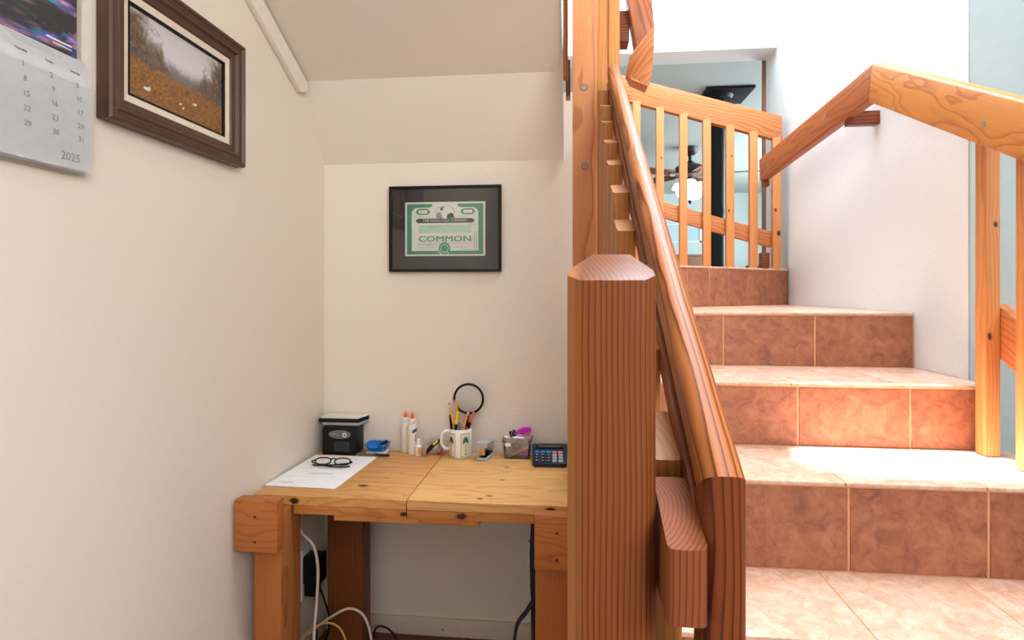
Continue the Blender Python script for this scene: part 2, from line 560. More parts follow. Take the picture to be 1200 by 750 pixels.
# ------------------------------------------------------------------ setting
ZF, XL, YB = -.03, -1.076, 2.42
st(box('wall_left', XL - .12, XL, -5.0, YB + .12, ZF, 4.6, M['cream'], b=0))
bm = bmesh.new()
bx(bm, XL, .09, YB, YB + .12, ZF, 2.255); bx(bm, .09, .124, YB, YB + .12, ZF, 1.30)
st(fin('wall_back', bm, M['cream'], smooth=0))
floor_base = st(box('floor', XL, 3.4, -1.6, YB, ZF - .1, ZF - .012, M['floor_wood'], b=0))
for i in range(26):
    y = YB - .001 - .082 * (i + 1)
    prism('plank', rect(.0805, .012), (XL, y + .041, ZF - .006), (.115, y + .041, ZF - .006), (0, 0, 1), M['floor_wood'], floor_base, .0012)

# the underside of the upper flight: steep part, then the pitch of the stairs
prof = [(YB, 1.977), (2.22, 2.268), (.55, 3.10), (.55, 3.30), (2.22, 2.50), (YB, 2.40)]
bm = bmesh.new()
A = [bm.verts.new((XL, y, z)) for y, z in prof]
B = [bm.verts.new((-.0426, y, z)) for y, z in prof]
bm.faces.new(A); bm.faces.new(B[::-1])
for i in range(6): bm.faces.new((A[i], B[i], B[(i + 1) % 6], A[(i + 1) % 6]))
st(fin('ceiling', bm, M['soffit'], smooth=0))
# white edge board along the open side of the flight
bm = bmesh.new()
prof2 = [(YB, 1.972), (2.215, 2.262), (.54, 3.095), (.54, 3.12), (2.22, 2.29), (YB, 2.0)]
A = [bm.verts.new((-.0426, y, z)) for y, z in prof2]
B = [bm.verts.new((-.0385, y, z)) for y, z in prof2]
bm.faces.new(A); bm.faces.new(B[::-1])
for i in range(6): bm.faces.new((A[i], B[i], B[(i + 1) % 6], A[(i + 1) % 6]))
st(fin('trim_2', bm, M['white'], smooth=0))
# painted board on the left wall under the slope
bm = bmesh.new()
prof3 = [(2.215, 2.262), (2.215, 2.222), (2.165, 2.205), (.55, 3.01), (.55, 3.085)]
A = [bm.verts.new((XL, y, z)) for y, z in prof3]
B = [bm.verts.new((XL + .022, y, z)) for y, z in prof3]
bm.faces.new(A); bm.faces.new(B[::-1])
for i in range(5): bm.faces.new((A[i], B[i], B[(i + 1) % 5], A[(i + 1) % 5]))
bev(bm, .002, 1)
st(fin('trim_1', bm, M['trim']))

bb = st(box('baseboard_back', XL, .124, YB - .014, YB, ZF, .045, M['base_paint'], b=.002))
for x in (-.55, -.16):
    cylobj('nail_head', (x, YB - .0145, .0), (x, YB - .013, .0), .004, M['brown'], bb, n=10)
st(box('baseboard_left', XL, XL + .014, -1.6, YB - .014, ZF, .045, M['base_paint'], b=.002))

# right wall, its end facing the room, and the header over the opening to the living room
st(box('wall_right', 1.13, 1.275, 1.797, 3.56, .2, 4.6, M['white'], b=.006))
st(box('wall_end_shade', 1.128, 1.276, 1.788, 1.797, .2, 4.6, plain('wall_end_shade_tone', (.36, .44, .46), .6, 0, .2), b=.002))  # panel added over the wall's end; its blue-grey carries the shade there
st(box('wall_upper', -3.0, 1.13, 3.37, 3.56, 2.788, 4.6, M['white'], b=.003))
st(box('trim_3', 1.112, 1.13, 3.56, 3.585, 1.3, 2.95, M['brown'], b=.001))
# outer hall beyond the wall end
st(box('wall_hall', 3.0, 3.1, -1.6, 3.6, -.03, 4.6, M['living'], b=0))
st(box('wall_hall_end', 1.275, 3.0, 3.3, 3.4, -.03, 4.6, M['living'], b=0))
# unseen stairwell ceiling, added to block the sun; opening shaped to the sun patch
def sun_patch_hole(x, y, z=1.0):
    t = (4.6 - z) / SUN.z
    return (x + SUN.x * t, y + SUN.y * t)
hole = [sun_patch_hole(*p) for p in ((.60, 1.66), (1.0, 1.67), (1.085, 1.62), (1.085, 1.44), (.66, 1.445), (.56, 1.52))]
bm = bmesh.new()
for z in (4.6, 4.7):
    hv = [bm.verts.new((x, y, z)) for x, y in hole]
    big = {'nw': (-3, 3.6), 'ne': (4, 3.6), 'se': (4, -1.6), 'sw': (-3, -1.6)}
    bv = {k: bm.verts.new((*p, z)) for k, p in big.items()}
    h = hv
    fs = [(bv['nw'], bv['ne'], h[1], h[0]), (bv['ne'], h[2], h[1]), (bv['ne'], bv['se'], h[3], h[2]),
          (bv['se'], bv['sw'], h[4], h[3]), (bv['sw'], h[5], h[4]), (bv['sw'], bv['nw'], h[0], h[5])]
    for f in fs: bm.faces.new(f)
bm.verts.ensure_lookup_table()
hv0 = [v for v in bm.verts if abs(v.co.z - 4.6) < 1e-5][:6]
hv1 = [v for v in bm.verts if abs(v.co.z - 4.7) < 1e-5][:6]
for i in range(6): bm.faces.new((hv0[i], hv0[(i + 1) % 6], hv1[(i + 1) % 6], hv1[i]))
st(fin('ceiling', bm, M['white'], smooth=0))

# living room beyond the landing
LZ, LC = .90, 2.95
st(box('floor', -3, 4.2, 3.56, 9.4, LZ - .1, LZ, M['brown'], b=0))
st(box('ceiling', -3, 4.2, 3.56, 9.4, LC, LC + .1, M['living'], b=0))
bm = bmesh.new()
for (x0, x1, z0, z1) in ((-3, 1.44, LZ, LC), (1.96, 4.2, LZ, LC), (1.44, 1.96, LZ, 2.20), (1.44, 1.96, 2.47, LC)):
    bx(bm, x0, x1, 9.3, 9.4, z0, z1)
st(fin('wall_far', bm, M['living'], smooth=0))
st(box('wall_living_left', -3.1, -3, 3.56, 9.4, LZ, LC, M['living'], b=0))
st(box('wall_living_right', 4.2, 4.3, 3.56, 9.4, LZ, LC, M['living'], b=0))
w1 = st(box('window_1', 1.44, 1.96, 9.36, 9.37, 2.20, 2.47, clear('window_glass', (.75, .93, 1.0), .02, .02), b=0))
for a in ((1.42, 1.98, 2.455, 2.485), (1.42, 1.98, 2.185, 2.215), (1.42, 1.45, 2.185, 2.485), (1.95, 1.98, 2.185, 2.485)):
    box('window_frame', a[0], a[1], 9.285, 9.32, a[2], a[3], M['white'], w1, .003)

# ------------------------------------------------------------------ tiled stairs
ST = st(bpy.data.objects.new('staircase', None)); put(ST, None, Matrix.Translation((.125, .5, ZF)))
Z0, Z1, Z2, Z3, Z4, Z5 = .61, .80, 1.0, 1.175, 1.357, 1.545
YR = {1: 1.103, 2: 1.375, 3: 1.686, 4: 2.065}     # riser fronts
XS, XE = .125, 1.127
def core(name, pts, z0, z1, mat):
    bm = bmesh.new()
    A = [bm.verts.new((x, y, z0)) for x, y in pts]
    B = [bm.verts.new((x, y, z1)) for x, y in pts]
    bm.faces.new(A[::-1]); bm.faces.new(B)
    for i in range(len(pts)): bm.faces.new((A[i], A[(i + 1) % len(pts)], B[(i + 1) % len(pts)], B[i]))
    return fin(name, bm, mat, ST, smooth=0)
T = .009
GR = .0016
def flat(y0, y1, x0=XS, x1=XE): return [(x0, y0), (x1, y0), (x1, y1), (x0, y1)]
core('step_base', flat(.55 + GR, 3.3), ZF, .42 - GR, M['grout'])
core('step_base', flat(.83 + GR, 3.3), .42 - GR, Z0 - GR, M['grout'])
core('step_base', flat(YR[1] + GR, 3.3), Z0 - GR, Z1 - GR, M['grout'])
core('step_base', flat(YR[2] + GR, 3.3), Z1 - GR, Z2 - GR, M['grout'])
core('step_base', flat(YR[3] + GR, 3.3), Z2 - GR, Z3 - GR, M['grout'])
P4a, P4b = V((.17, 2.41, 0)), V((1.127, 3.203, 0))
d4 = (P4b - P4a).normalized(); n4 = V((-d4.y, d4.x, 0))
core('step_base', [(XS, YR[4] + GR), (XE, YR[4] + GR), (XE, 3.5), (XS, 3.0)], Z3 - GR, Z4 - GR, M['grout'])
q0, q1 = P4a + n4 * GR, P4b + n4 * GR
core('step_base', [(q0.x, q0.y), (q1.x, q1.y), (q1.x, 3.5), (.17, 3.5)], Z4 - GR, Z5 - GR, M['grout'])
g = .0022
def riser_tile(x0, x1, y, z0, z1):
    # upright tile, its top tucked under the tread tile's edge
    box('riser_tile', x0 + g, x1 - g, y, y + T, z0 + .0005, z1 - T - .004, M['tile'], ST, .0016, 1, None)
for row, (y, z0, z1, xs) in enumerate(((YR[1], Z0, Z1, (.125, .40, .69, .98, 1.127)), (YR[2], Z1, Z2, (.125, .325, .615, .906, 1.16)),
                        (YR[3], Z2, Z3, (.125, .33, .62, .913, 1.127)), (YR[4], Z3, Z4, (.125, .222, .514, .815, 1.127)))):
    for a, b_ in zip(xs, xs[1:]): riser_tile(a, b_, y, z0, z1)
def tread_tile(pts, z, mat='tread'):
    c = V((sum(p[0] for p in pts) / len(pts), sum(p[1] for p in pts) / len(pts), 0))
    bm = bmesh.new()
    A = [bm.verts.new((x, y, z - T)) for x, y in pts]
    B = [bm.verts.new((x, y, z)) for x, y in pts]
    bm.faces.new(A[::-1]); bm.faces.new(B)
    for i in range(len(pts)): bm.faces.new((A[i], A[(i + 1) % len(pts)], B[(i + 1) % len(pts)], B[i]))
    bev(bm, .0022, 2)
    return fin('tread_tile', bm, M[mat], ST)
def shrink(x0, x1, y0, y1): return [(x0 + g, y0), (x1 - g, y0), (x1 - g, y1), (x0 + g, y1)]
for (y0, y1, z, xs) in ((.55, .829, .42, (.125, .4, .7, 1.0, 1.127)), (.83, 1.102, Z0, (.125, .33, .62, .91, 1.127)), (1.099, 1.374, Z1, (.125, .255, .545, .841, 1.127)),
                        (1.371, 1.685, Z2, (.125, .31, .606, .90, 1.16)), (1.682, 2.064, Z3, (.125, .30, .60, .89, 1.127))):
    for a, b_ in zip(xs, xs[1:]): tread_tile(shrink(a, b_, y0, y1), z)
def yl(x): return P4a.y + (x - P4a.x) * d4.y / d4.x
for a, b_ in zip((.17, .45, .75, 1.127), (.45, .75, 1.127, None)):
    if b_: tread_tile([(a + g, 2.062), (b_ - g, 2.062), (b_ - g, yl(b_) - .001), (a + g, yl(a) - .001)], Z4)
L4 = (P4b - P4a).length
cuts = [0, .30, .445, .60, .745, .90, 1.06, L4]
for a, b_ in zip(cuts, cuts[1:]):
    m4 = Matrix(((d4.x, n4.x, 0, P4a.x), (d4.y, n4.y, 0, P4a.y), (0, 0, 1, 0), (0, 0, 0, 1)))
    box('riser_tile', a + .0013, b_ - .0013, 0, T, Z4 + .0005, Z5 - T - .002, M['tile'], ST, .0012, 1, m4)
    box('tread_tile', a + .0013, b_ - .0013, -.003, .28 if b_ < .85 else .06, Z5 - T, Z5, M['tread'], ST, .0016, 1, m4)

# ------------------------------------------------------------------ near balustrade
BA = thing('stair_balustrade', (.03, .6, ZF), 'reddish wooden stair balustrade with thick chamfered newel post and rounded sloping handrail', 'balustrade')
U = (0, -1, 0)     # "up" of a vertical piece: its camera side
# newel (axis up; local y = -X, local z = -Y): eight-sided, deep chamfers at the back
cxn, cyn = .0358, .596
oct_ = [(-.006, .567), (.0055, .553), (.067, .553), (.0785, .567), (.0785, .584), (.061, .641), (.021, .641), (-.006, .584)]
poly = [(-(x - cxn), -(y - cyn)) for x, y in oct_]
prism('newel_post', poly, (cxn, cyn, ZF), (cxn, cyn, 1.455), U, M['newel'], BA, .0018,
      cut1=lambda y, z: -.34 * z, seg=2)
slope = .634
a3 = V((0, 1, slope)).normalized()
nz = V((0, -slope, 1)).normalized()
RX = .134
near = V((RX, .523, 1.268))
far = near + a3 * (1.47 / a3.y)
mit = lambda y, z: -.55 * z
rail = prism('handrail', rrect(.037, .044, .015, .004), near, far, nz, M['rail'], BA, 0, cut0=mit)
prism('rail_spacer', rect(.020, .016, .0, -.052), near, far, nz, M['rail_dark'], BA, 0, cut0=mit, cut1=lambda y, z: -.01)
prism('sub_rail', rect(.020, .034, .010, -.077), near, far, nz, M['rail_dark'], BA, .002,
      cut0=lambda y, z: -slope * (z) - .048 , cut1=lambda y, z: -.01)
bm_top = near
prism('rail_end_post', rrect(.037, .056, .015, .004), (RX, near.y, .42), (RX, near.y, near.z), U, M['rail_post'], BA, 0, cut1=lambda y, z: .55 * z)
box('rail_top_cap', .153, .192, 2.02, 2.06, 1.9, 2.105, M['baluster'], BA, .002)
# balusters on the left of the rail, tops cut on a slant
def stair_z(y): return Z0 + max(0, (y - .83) * .62)
for i, (yf, zf, bot) in enumerate(((.513, 1.2065, 1.14), (.632, 1.250, .61), (.785, 1.352, .61), (.94, 1.452, .75), (1.094, 1.542, .8), (1.213, 1.633, .8),
                   (1.372, 1.7245, .95), (1.505, 1.81, 1.0), (1.656, 1.906, 1.1), (1.741, 1.979, 1.15), (1.907, 2.082, 1.2))):
    t = .096
    x = .0985
    ztop = zf + .34 * t / 2
    pl = rrect(.0345, t, .007, .007, 3)
    mt = M['block'] if i < 1 else M['baluster']
    prism('baluster', pl, (x, yf, bot), (x, yf, zf), U, mt, BA, 0, cut1=lambda y, z: -.34 * z)

# tall posts behind
PO = thing('support_post', (.04, 2.09, ZF), 'tall salmon wooden post with two plugged bolt holes behind the newel', 'post')
beam('timber', (.0400, 2.094, ZF), (.0400, 2.094, 3.6), .087, .088, U, M['post'], PO, .004)
for x, z in ((.037, 2.145), (.0399, 1.868)):
    cylobj('bolt_plug', (x, 2.0485, z), (x, 2.055, z), .0105, M['plug'], PO, n=18, label='grey sunken plug')
    bm = bmesh.new(); torus(bm, on_back(x, 2.0497, z), .0112, .0016, 20, 6); fin('bolt_hole', bm, M['brown'], PO)
P2 = thing('support_post', (.125, 2.15, ZF), 'yellower wooden post standing right against the salmon post', 'post')
beam('timber', (.1045, 2.155, ZF), (.1045, 2.155, 3.6), .040, .088, U, M['post_yellow'], P2, .003)
beam('timber', (.1450, 2.145, ZF), (.1450, 2.145, 3.6), .040, .088, U, M['post_yellow'], P2, .004)

# mitred end of the upper flight's rail, high on the post
UR = thing('upper_handrail', (.17, 2.12, 2.15), 'mitred wooden handrail end high at top, against the yellower post', 'handrail')
def slab(name, pts, y0, y1, mat, parent, b=.004, dy=None, label=None):
    bm = bmesh.new()
    A = [bm.verts.new((x, y0 + (dy(x, z) if dy else 0), z)) for x, z in pts]
    B = [bm.verts.new((x, y1, z)) for x, z in pts]
    bm.faces.new(A); bm.faces.new(B[::-1])
    n = len(pts)
    for i in range(n): bm.faces.new((A[i], B[i], B[(i + 1) % n], A[(i + 1) % n]))
    bev(bm, b, 2)
    c = V((sum(p[0] for p in pts) / n, y0, sum(p[1] for p in pts) / n))
    bmesh.ops.translate(bm, verts=bm.verts[:], vec=-c)
    m = Matrix.Translation(c)
    if mat is None: return bm, m
    return fin(name, bm, mat, parent, m, label=label)
def tilt_slab(name, pts, y0, y1, mat, parent, ang, b=.004, dy=None):
    """slab whose grain (local x) runs at an angle in the XZ plane"""
    bm, m = slab(name, pts, y0, y1, None, parent, b, dy)
    rot = Matrix.Rotation(ang, 4, 'Y')
    bmesh.ops.transform(bm, matrix=rot.inverted(), verts=bm.verts[:])
    return fin(name, bm, mat, parent, m @ rot)
tilt_slab('rail_lower_piece', [(.196, 2.252), (.282, 2.365), (.278, 2.26), (.272, 2.175), (.257, 2.143), (.2, 2.170), (.186, 2.2)],
          2.06, 2.135, M['flat_rail'], UR, R(-50), .005, lambda x, z: .035 if x < .19 else 0)
tilt_slab('rail_upper_piece', [(.222, 2.275), (.284, 2.36), (.274, 2.47), (.245, 2.60), (.172, 2.60), (.19, 2.47)],
          2.085, 2.16, M['rail_red'], UR, R(-110), .006)
box('rail_bracket', .1655, .20, 2.12, 2.20, 2.33, 2.44, M['rail_dark'], UR, .002)

# rail boards of the upper flight in the slit left of the post
UB = thing('upper_balustrade', (-.025, 2.2, 2.18), 'red-brown boards of upper balustrade in slit left of the tall post', 'balustrade')
beam('board', (-.0285, 2.13, 2.205), (-.0285, 2.13, 3.4), .018, .04, U, M['rail'], UB, .002)
beam('board', (-.021, 2.30, 2.19), (-.021, 2.30, 2.33), .018, .06, U, M['rail_dark'], UB, .002)

# ------------------------------------------------------------------ railing on the landing
LR = thing('landing_railing', (.75, 3.22, Z5), 'slanting wooden railing with square spindles above the top riser, before living room', 'railing')
YL = 3.22
def lz(x): return 2.5638 - .297 * (x - .3946)
pa, pb = V((.20, YL, lz(.20) - .067)), V((1.098, YL, lz(1.098) - .067))
kp = .297
prism('top_rail', rect(.044, .128), pa, pb, (0, 0, 1), M['flat_rail'], LR, .006, cut1=lambda y, z: -kp * z, cut0=lambda y, z: -kp * z)
dz2 = 1.9154 - lz(.4805) - .042
prism('lower_rail', rect(.036, .082), (.2, YL + .02, lz(.2) + dz2), (1.05, YL + .02, lz(1.05) + dz2), (0, 0, 1), M['flat_rail'], LR, .004, cut1=lambda y, z: -kp * z)
for i, x in enumerate((.3385, .463, .586, .708, .828, .948, 1.065)):
    beam('spindle', (x, YL - .02, Z5), (x, YL - .02, lz(x) - .125), .040, .036, U, M['spindle_end' if i == 6 else ('spindle', 'spindle_knot')[i in (1, 4)]], LR, .002)
box('rail_foot_block', 1.00, 1.04, YL + .0, YL + .06, Z5, Z5 + .09, M['rail_dark'], LR, .003)
for x, z in ((1.072, 2.335), (1.072, 2.262)):
    cylobj('plug', (x, YL - .0235, z), (x, YL - .02, z), .008, M['plug'], LR, n=12)

# ------------------------------------------------------------------ right handrail
HR = thing('wall_handrail', (1.05, 1.6, Z2), 'golden wooden handrail bent over the tiled steps along the white wall', 'handrail')
c0 = V((1.037, 2.10, 2.21))
f0 = V((.965, 3.09, 2.105))
# far level piece
d1 = (f0 - c0).normalized()
fl = M['rail']
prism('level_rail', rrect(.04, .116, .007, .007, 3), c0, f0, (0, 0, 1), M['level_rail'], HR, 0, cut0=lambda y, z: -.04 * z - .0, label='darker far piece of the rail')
d2 = V((0, -1, -.52)).normalized()
prism('sloping_rail', rrect(.045, .125, .009, .007, 3), c0, c0 + d2 * 2.1, (0, 0, 1), M['flat_rail_face'], HR, 0, cut0=lambda y, z: -.30 * z - .0)
for y, z in ((2.43, 2.12), (2.98, 2.055)):
    xx = c0.x + (f0.x - c0.x) * (y - c0.y) / (f0.y - c0.y) - .021
    cylobj('plug', (xx - .0005, y, z), (xx + .01, y, z), .010, M['plug'], HR, n=14)
cylobj('plug', (1.0138, 1.56, 1.845), (1.03, 1.56, 1.845), .009, M['plug'], HR, n=14)
prism('wall_bracket', [(-.02, -.05), (.02, -.05), (.02, .0), (-.02, .0)], (1.02, 2.30, 2.100), (1.13, 2.30, 2.100), (0, 0, 1), M['rail_dark'], HR, .003)
prism('rail_foot', [(-.02, -.03), (.02, -.03), (.02, .0), (-.02, .0)], (.955, 3.07, 1.99), (.985, 3.07, 1.99), (0, 0, 1), M['rail_dark'], HR, .003)
def rz(y): return 2.21 - .52 * (2.10 - y)
for i, y in enumerate((1.642, 1.50, 1.374, 1.24)):
    bot = Z2 + .002 if y > 1.36 else Z1 + .002
    beam('spindle', (1.078, y, bot), (1.078, y, rz(y) - .05), .036, .040, U, M['spindle_knot' if i == 0 else 'spindle'], HR, .003)
prism('lower_rail', rect(.034, .12), (1.114, 1.672, 1.344), (1.114, .75, 1.344 - .52 * .922), (0, 0, 1), M['flat_rail'], HR, .005)

# ------------------------------------------------------------------ desk
DK = thing('desk', (-.54, 2.1, ZF), 'rustic honey pine desk on thick square legs in the alcove', 'desk')
ys = (1.84, 1.975, 2.122, 2.268, 2.412)
PK = {0: wood('pine_board_knots_left', (.66, .335, .105), (.46, .185, .05), .018, cy=.03, cz=-.12, wob=.022, rough=.34, contrast=.75, streak=.25, jitter=.1,
              knots=((.146, -.0675, -.002, .013), (.338, .054, .0155, .014))),
      1: wood('pine_board_knots_right', (.72, .41, .155), (.53, .24, .07), .018, cy=.05, cz=-.12, wob=.02, rough=.34, contrast=.75, streak=.25, jitter=.1,
              knots=((.466, -.0675, .0, .014), (.261, .0, .0155, .008), (.235, -.03, .0155, .008)))}
plain_b = (wood('pine_board_left', (.66, .335, .105), (.46, .185, .05), .018, cy=.03, cz=-.12, wob=.022, rough=.34, contrast=.75, jitter=.15, streak=.25),
           wood('pine_board_right', (.72, .41, .155), (.53, .24, .07), .018, cy=.03, cz=-.12, wob=.022, rough=.34, contrast=.75, jitter=.15, streak=.25,
                knots=((.284, .025, .0155, .008),)))
for s, (x0, x1) in enumerate(((-1.068, -.5412), (-.5388, -.010))):
    for k, (a, b_) in enumerate(zip(ys, ys[1:])):
        prism('top_board', rect(b_ - a - .0006, .032), (x0, (a + b_) / 2, .734), (x1, (a + b_) / 2, .734), (0, 0, 1),
              PK[s] if k == 0 else plain_b[s], DK, .0014, seg=1)
em = [wood('pine_strip_%d' % i, (.56, .225, .06), (.38, .125, .032), .014, cy=.11, cz=.02, wob=.022, rough=.36, contrast=.75, jitter=.08,
           knots=kn) for i, kn in enumerate((((.375, -.02, .0, .010),), ((.18, -.02, .0, .013),)))]
prism('edge_strip', rect(.04, .028), (-.925, 1.862, .7035), (-.5412, 1.862, .7035), (0, 0, 1), em[0], DK, .0012)
prism('edge_strip', rect(.04, .028), (-.5388, 1.862, .7035), (-.118, 1.862, .7035), (0, 0, 1), em[1], DK, .0012)
prism('batten', rect(.06, .017), (-.787, 1.875, .6805), (-.302, 1.875, .6805), (0, 0, 1), M['pine_edge'], DK, .0012)
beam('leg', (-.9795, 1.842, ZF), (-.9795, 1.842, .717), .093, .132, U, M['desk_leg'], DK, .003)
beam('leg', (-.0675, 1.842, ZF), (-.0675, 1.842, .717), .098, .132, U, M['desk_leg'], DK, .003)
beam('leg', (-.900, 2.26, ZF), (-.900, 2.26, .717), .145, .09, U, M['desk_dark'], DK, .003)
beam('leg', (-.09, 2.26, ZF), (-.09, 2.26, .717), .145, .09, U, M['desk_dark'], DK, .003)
for x0, x1, zt, zb in ((-1.066, -.922, .772, .607), (-.1166, .022, .762, .597)):
    bl = prism('leg_block', rect(zt - zb, .047), (x0, 1.7515, (zt + zb) / 2), (x1, 1.7515, (zt + zb) / 2), (0, -1, 0), M['desk_block'], DK, .007)
    cxs = (x0 + x1) / 2
    for zz in (zb + .033, zt - .052):
        bm = bmesh.new()
        cyl(bm, (cxs - .002, 1.7275, zz), (cxs - .002, 1.733, zz), .0045, n=10)
        fin('screw', bm, M['bronze'], bl)

# ------------------------------------------------------------------ framed landscape on the left wall
PF = thing('framed_painting', (XL, 1.475, 1.823), 'landscape painting in a wide dark walnut frame on the left wall', 'painting')
FY0, FY1, FZ0, FZ1 = 1.205, 1.748, 1.822, 2.205
def moulding(name, y0, y1, z0, z1, prof, mat, parent, x=XL + .004, lean=0):
    """four mitred lengths; prof = (inset, height off the wall)"""
    m = len(prof)
    for side in range(4):
        bm = bmesh.new()
        ends = []
        for e in (0, 1):
            row = []
            for ins, h in prof:
                cs = [(y0 + ins, z0 + ins), (y1 - ins, z0 + ins), (y1 - ins, z1 - ins), (y0 + ins, z1 - ins)]
                yy, zz = cs[(side + e) % 4]
                row.append((yy, zz, h))
            ends.append(row)
        p0 = V((x, *ends[0][0][:2])); p1 = V((x, *ends[1][0][:2]))
        fm = frame(p0, p1 - p0, (1, 0, 0))
        inv = fm.inverted()
        A = [bm.verts.new(inv @ V((x + h, yy, zz))) for yy, zz, h in ends[0]]
        B = [bm.verts.new(inv @ V((x + h, yy, zz))) for yy, zz, h in ends[1]]
        for i in range(m): bm.faces.new((A[i], A[(i + 1) % m], B[(i + 1) % m], B[i]))
        bm.faces.new(A); bm.faces.new(B[::-1])
        fin(name, bm, mat, parent, fm, smooth=30)
moulding('frame_moulding', FY0, FY1, FZ0, FZ1, [(0, 0), (0, .030), (.004, .036), (.012, .037), (.016, .031), (.022, .030), (.028, .034), (.036, .033), (.041, .024), (.049, .021), (.056, .021), (.060, .016), (.060, 0)], M['walnut'], PF)
moulding('linen_liner', FY0 + .058, FY1 - .058, FZ0 + .058, FZ1 - .058, [(0, 0), (0, .014), (.002, .016), (.019, .013), (.021, .011), (.021, 0)], M['linen'], PF)
moulding('inner_lip', FY0 + .078, FY1 - .078, FZ0 + .078, FZ1 - .078, [(0, 0), (0, .014), (.005, .014), (.007, .009), (.007, 0)], M['black'], PF)
def painting_mat():
    m, nt, b = newmat('autumn_landscape_paint')
    tc = N(nt, 'ShaderNodeTexCoord').outputs['Object']
    sp = N(nt, 'ShaderNodeSeparateXYZ'); nt.links.new(tc, sp.inputs[0])
    u, v = sp.outputs[1], sp.outputs[2]          # 0..1 across, 0..1 up
    sc = vm(nt, 'MULTIPLY', tc, (1, 1.6, 1)).outputs[0]
    n1 = noise(nt, sc, 5, 5, .6); n2 = noise(nt, sc, 17, 5, 1.0, .65)
    n3 = noise(nt, vm(nt, 'MULTIPLY', sc, (1, 1, 3)).outputs[0], 22, 4, .5)
    wob = mth(nt, 'MULTIPLY', mth(nt, 'SUBTRACT', n1, .5), .5)
    wob2 = mth(nt, 'ADD', wob, mth(nt, 'MULTIPLY', mth(nt, 'SUBTRACT', n2, .5), .35))
    sky = ramp(nt, v, [(.4, (.30, .30, .30)), (.65, (.62, .62, .66)), (.95, (.58, .56, .58))])
    tree = mixc(nt, ramp(nt, n2, [(.35, 0.0), (.68, 1.0)]), (.035, .024, .02), (.24, .15, .095))
    # trees: left bank and right bank, leaving a bright gap
    gap = mth(nt, 'ABSOLUTE', mth(nt, 'SUBTRACT', u, .52))
    gap = mth(nt, 'ADD', gap, mth(nt, 'MULTIPLY', mth(nt, 'SUBTRACT', .8, v), .5))
    tm = mth(nt, 'MULTIPLY', mth(nt, 'SUBTRACT', mth(nt, 'ADD', gap, wob2), .25), 6, clamp=True)
    c = mixc(nt, tm, sky, tree)
    hz = mth(nt, 'MULTIPLY', mth(nt, 'SUBTRACT', mth(nt, 'SUBTRACT', .60, v), mth(nt, 'MULTIPLY', wob2, .6)), 9, clamp=True)
    c = mixc(nt, mth(nt, 'MULTIPLY', hz, .75), c, mixc(nt, n2, (.06, .045, .04), (.20, .17, .15)))
    ground = mixc(nt, ramp(nt, mth(nt, 'ADD', mth(nt, 'MULTIPLY', n3, .45), mth(nt, 'MULTIPLY', n2, .55)), [(.36, 0.0), (.64, 1.0)]), (.10, .045, .016), (.42, .19, .05))
    gl = mth(nt, 'ADD', mth(nt, 'SUBTRACT', .47, mth(nt, 'MULTIPLY', u, .04)), mth(nt, 'MULTIPLY', wob2, .35))
    gm = mth(nt, 'MULTIPLY', mth(nt, 'SUBTRACT', gl, v), 14, clamp=True)
    c = mixc(nt, gm, c, ground)
    nt.links.new(c, b.inputs['Base Color'])
    b.inputs['Roughness'].default_value = .5
    bump(nt, b, n2, .2, .01)
    return m
PY0, PY1, PZ0, PZ1 = FY0 + .083, FY1 - .083, FZ0 + .083, FZ1 - .083
bm = bmesh.new(); bx(bm, 0, 1, 0, 1, 0, 1)
cv = fin('canvas', bm, painting_mat(), PF, Matrix.Translation((XL + .003, PY0, PZ0)) @ Matrix.Diagonal((.008, PY1 - PY0, PZ1 - PZ0, 1)), smooth=0)
for (fy, fz, w) in ((.17, .15, .018), (.50, .155, .009), (.66, .235, .013), (.53, .12, .008)):
    yy, zz = PY0 + fy * (PY1 - PY0), PZ0 + fz * (PZ1 - PZ0)
    bm = bmesh.new()
    cyl(bm, (XL + .0105, yy, zz), (XL + .0115, yy, zz), w * .5, n=10)
    bmesh.ops.scale(bm, vec=(1, 1.3, .45), space=Matrix.Translation((0, -yy, -zz)), verts=bm.verts[:])
    cyl(bm, (XL + .0105, yy + w * .45, zz + w * .25), (XL + .0115, yy + w * .45, zz + w * .25), w * .2, n=8)
    fin('painted_goose', bm, M['cream_paper'], PF)

# ------------------------------------------------------------------ wall calendar
CA = thing('wall_calendar', (XL, 1.0, 1.69), 'white wall calendar page, year 2025, hanging at the upper left', 'calendar')
def page(name, prof, y0, y1, mat, b=0):
    """sheet hanging down the wall; prof = (x off wall, z)"""
    bm = bmesh.new()
    cols = 10
    grid = []
    for x, z in prof:
        grid.append([bm.verts.new((XL + x, y0 + (y1 - y0) * i / cols, z - .004 * (i / cols - 1) * 0)) for i in range(cols + 1)])
    for a, c in zip(grid, grid[1:]):
        for i in range(cols): bm.faces.new((a[i], a[i + 1], c[i + 1], c[i]))
    r = bmesh.ops.solidify(bm, geom=bm.faces[:], thickness=.0006)
    return fin(name, bm, mat, CA, smooth=60)
front = [(.009, 1.930), (.016, 1.915), (.023, 1.895), (.028, 1.87), (.031, 1.84), (.032, 1.80), (.031, 1.74), (.029, 1.686)]
page('month_page', front, .735, 1.166, M['paper'])
page('next_page', [(x * .72, z - .0) for x, z in front[:-1]] + [(.018, 1.683)], .735, 1.160, M['paper'])
page('backing_page', [(.004, 2.33), (.003, 1.93), (.006, 1.85), (.008, 1.679)], .735, 1.1655, M['cream_paper'])
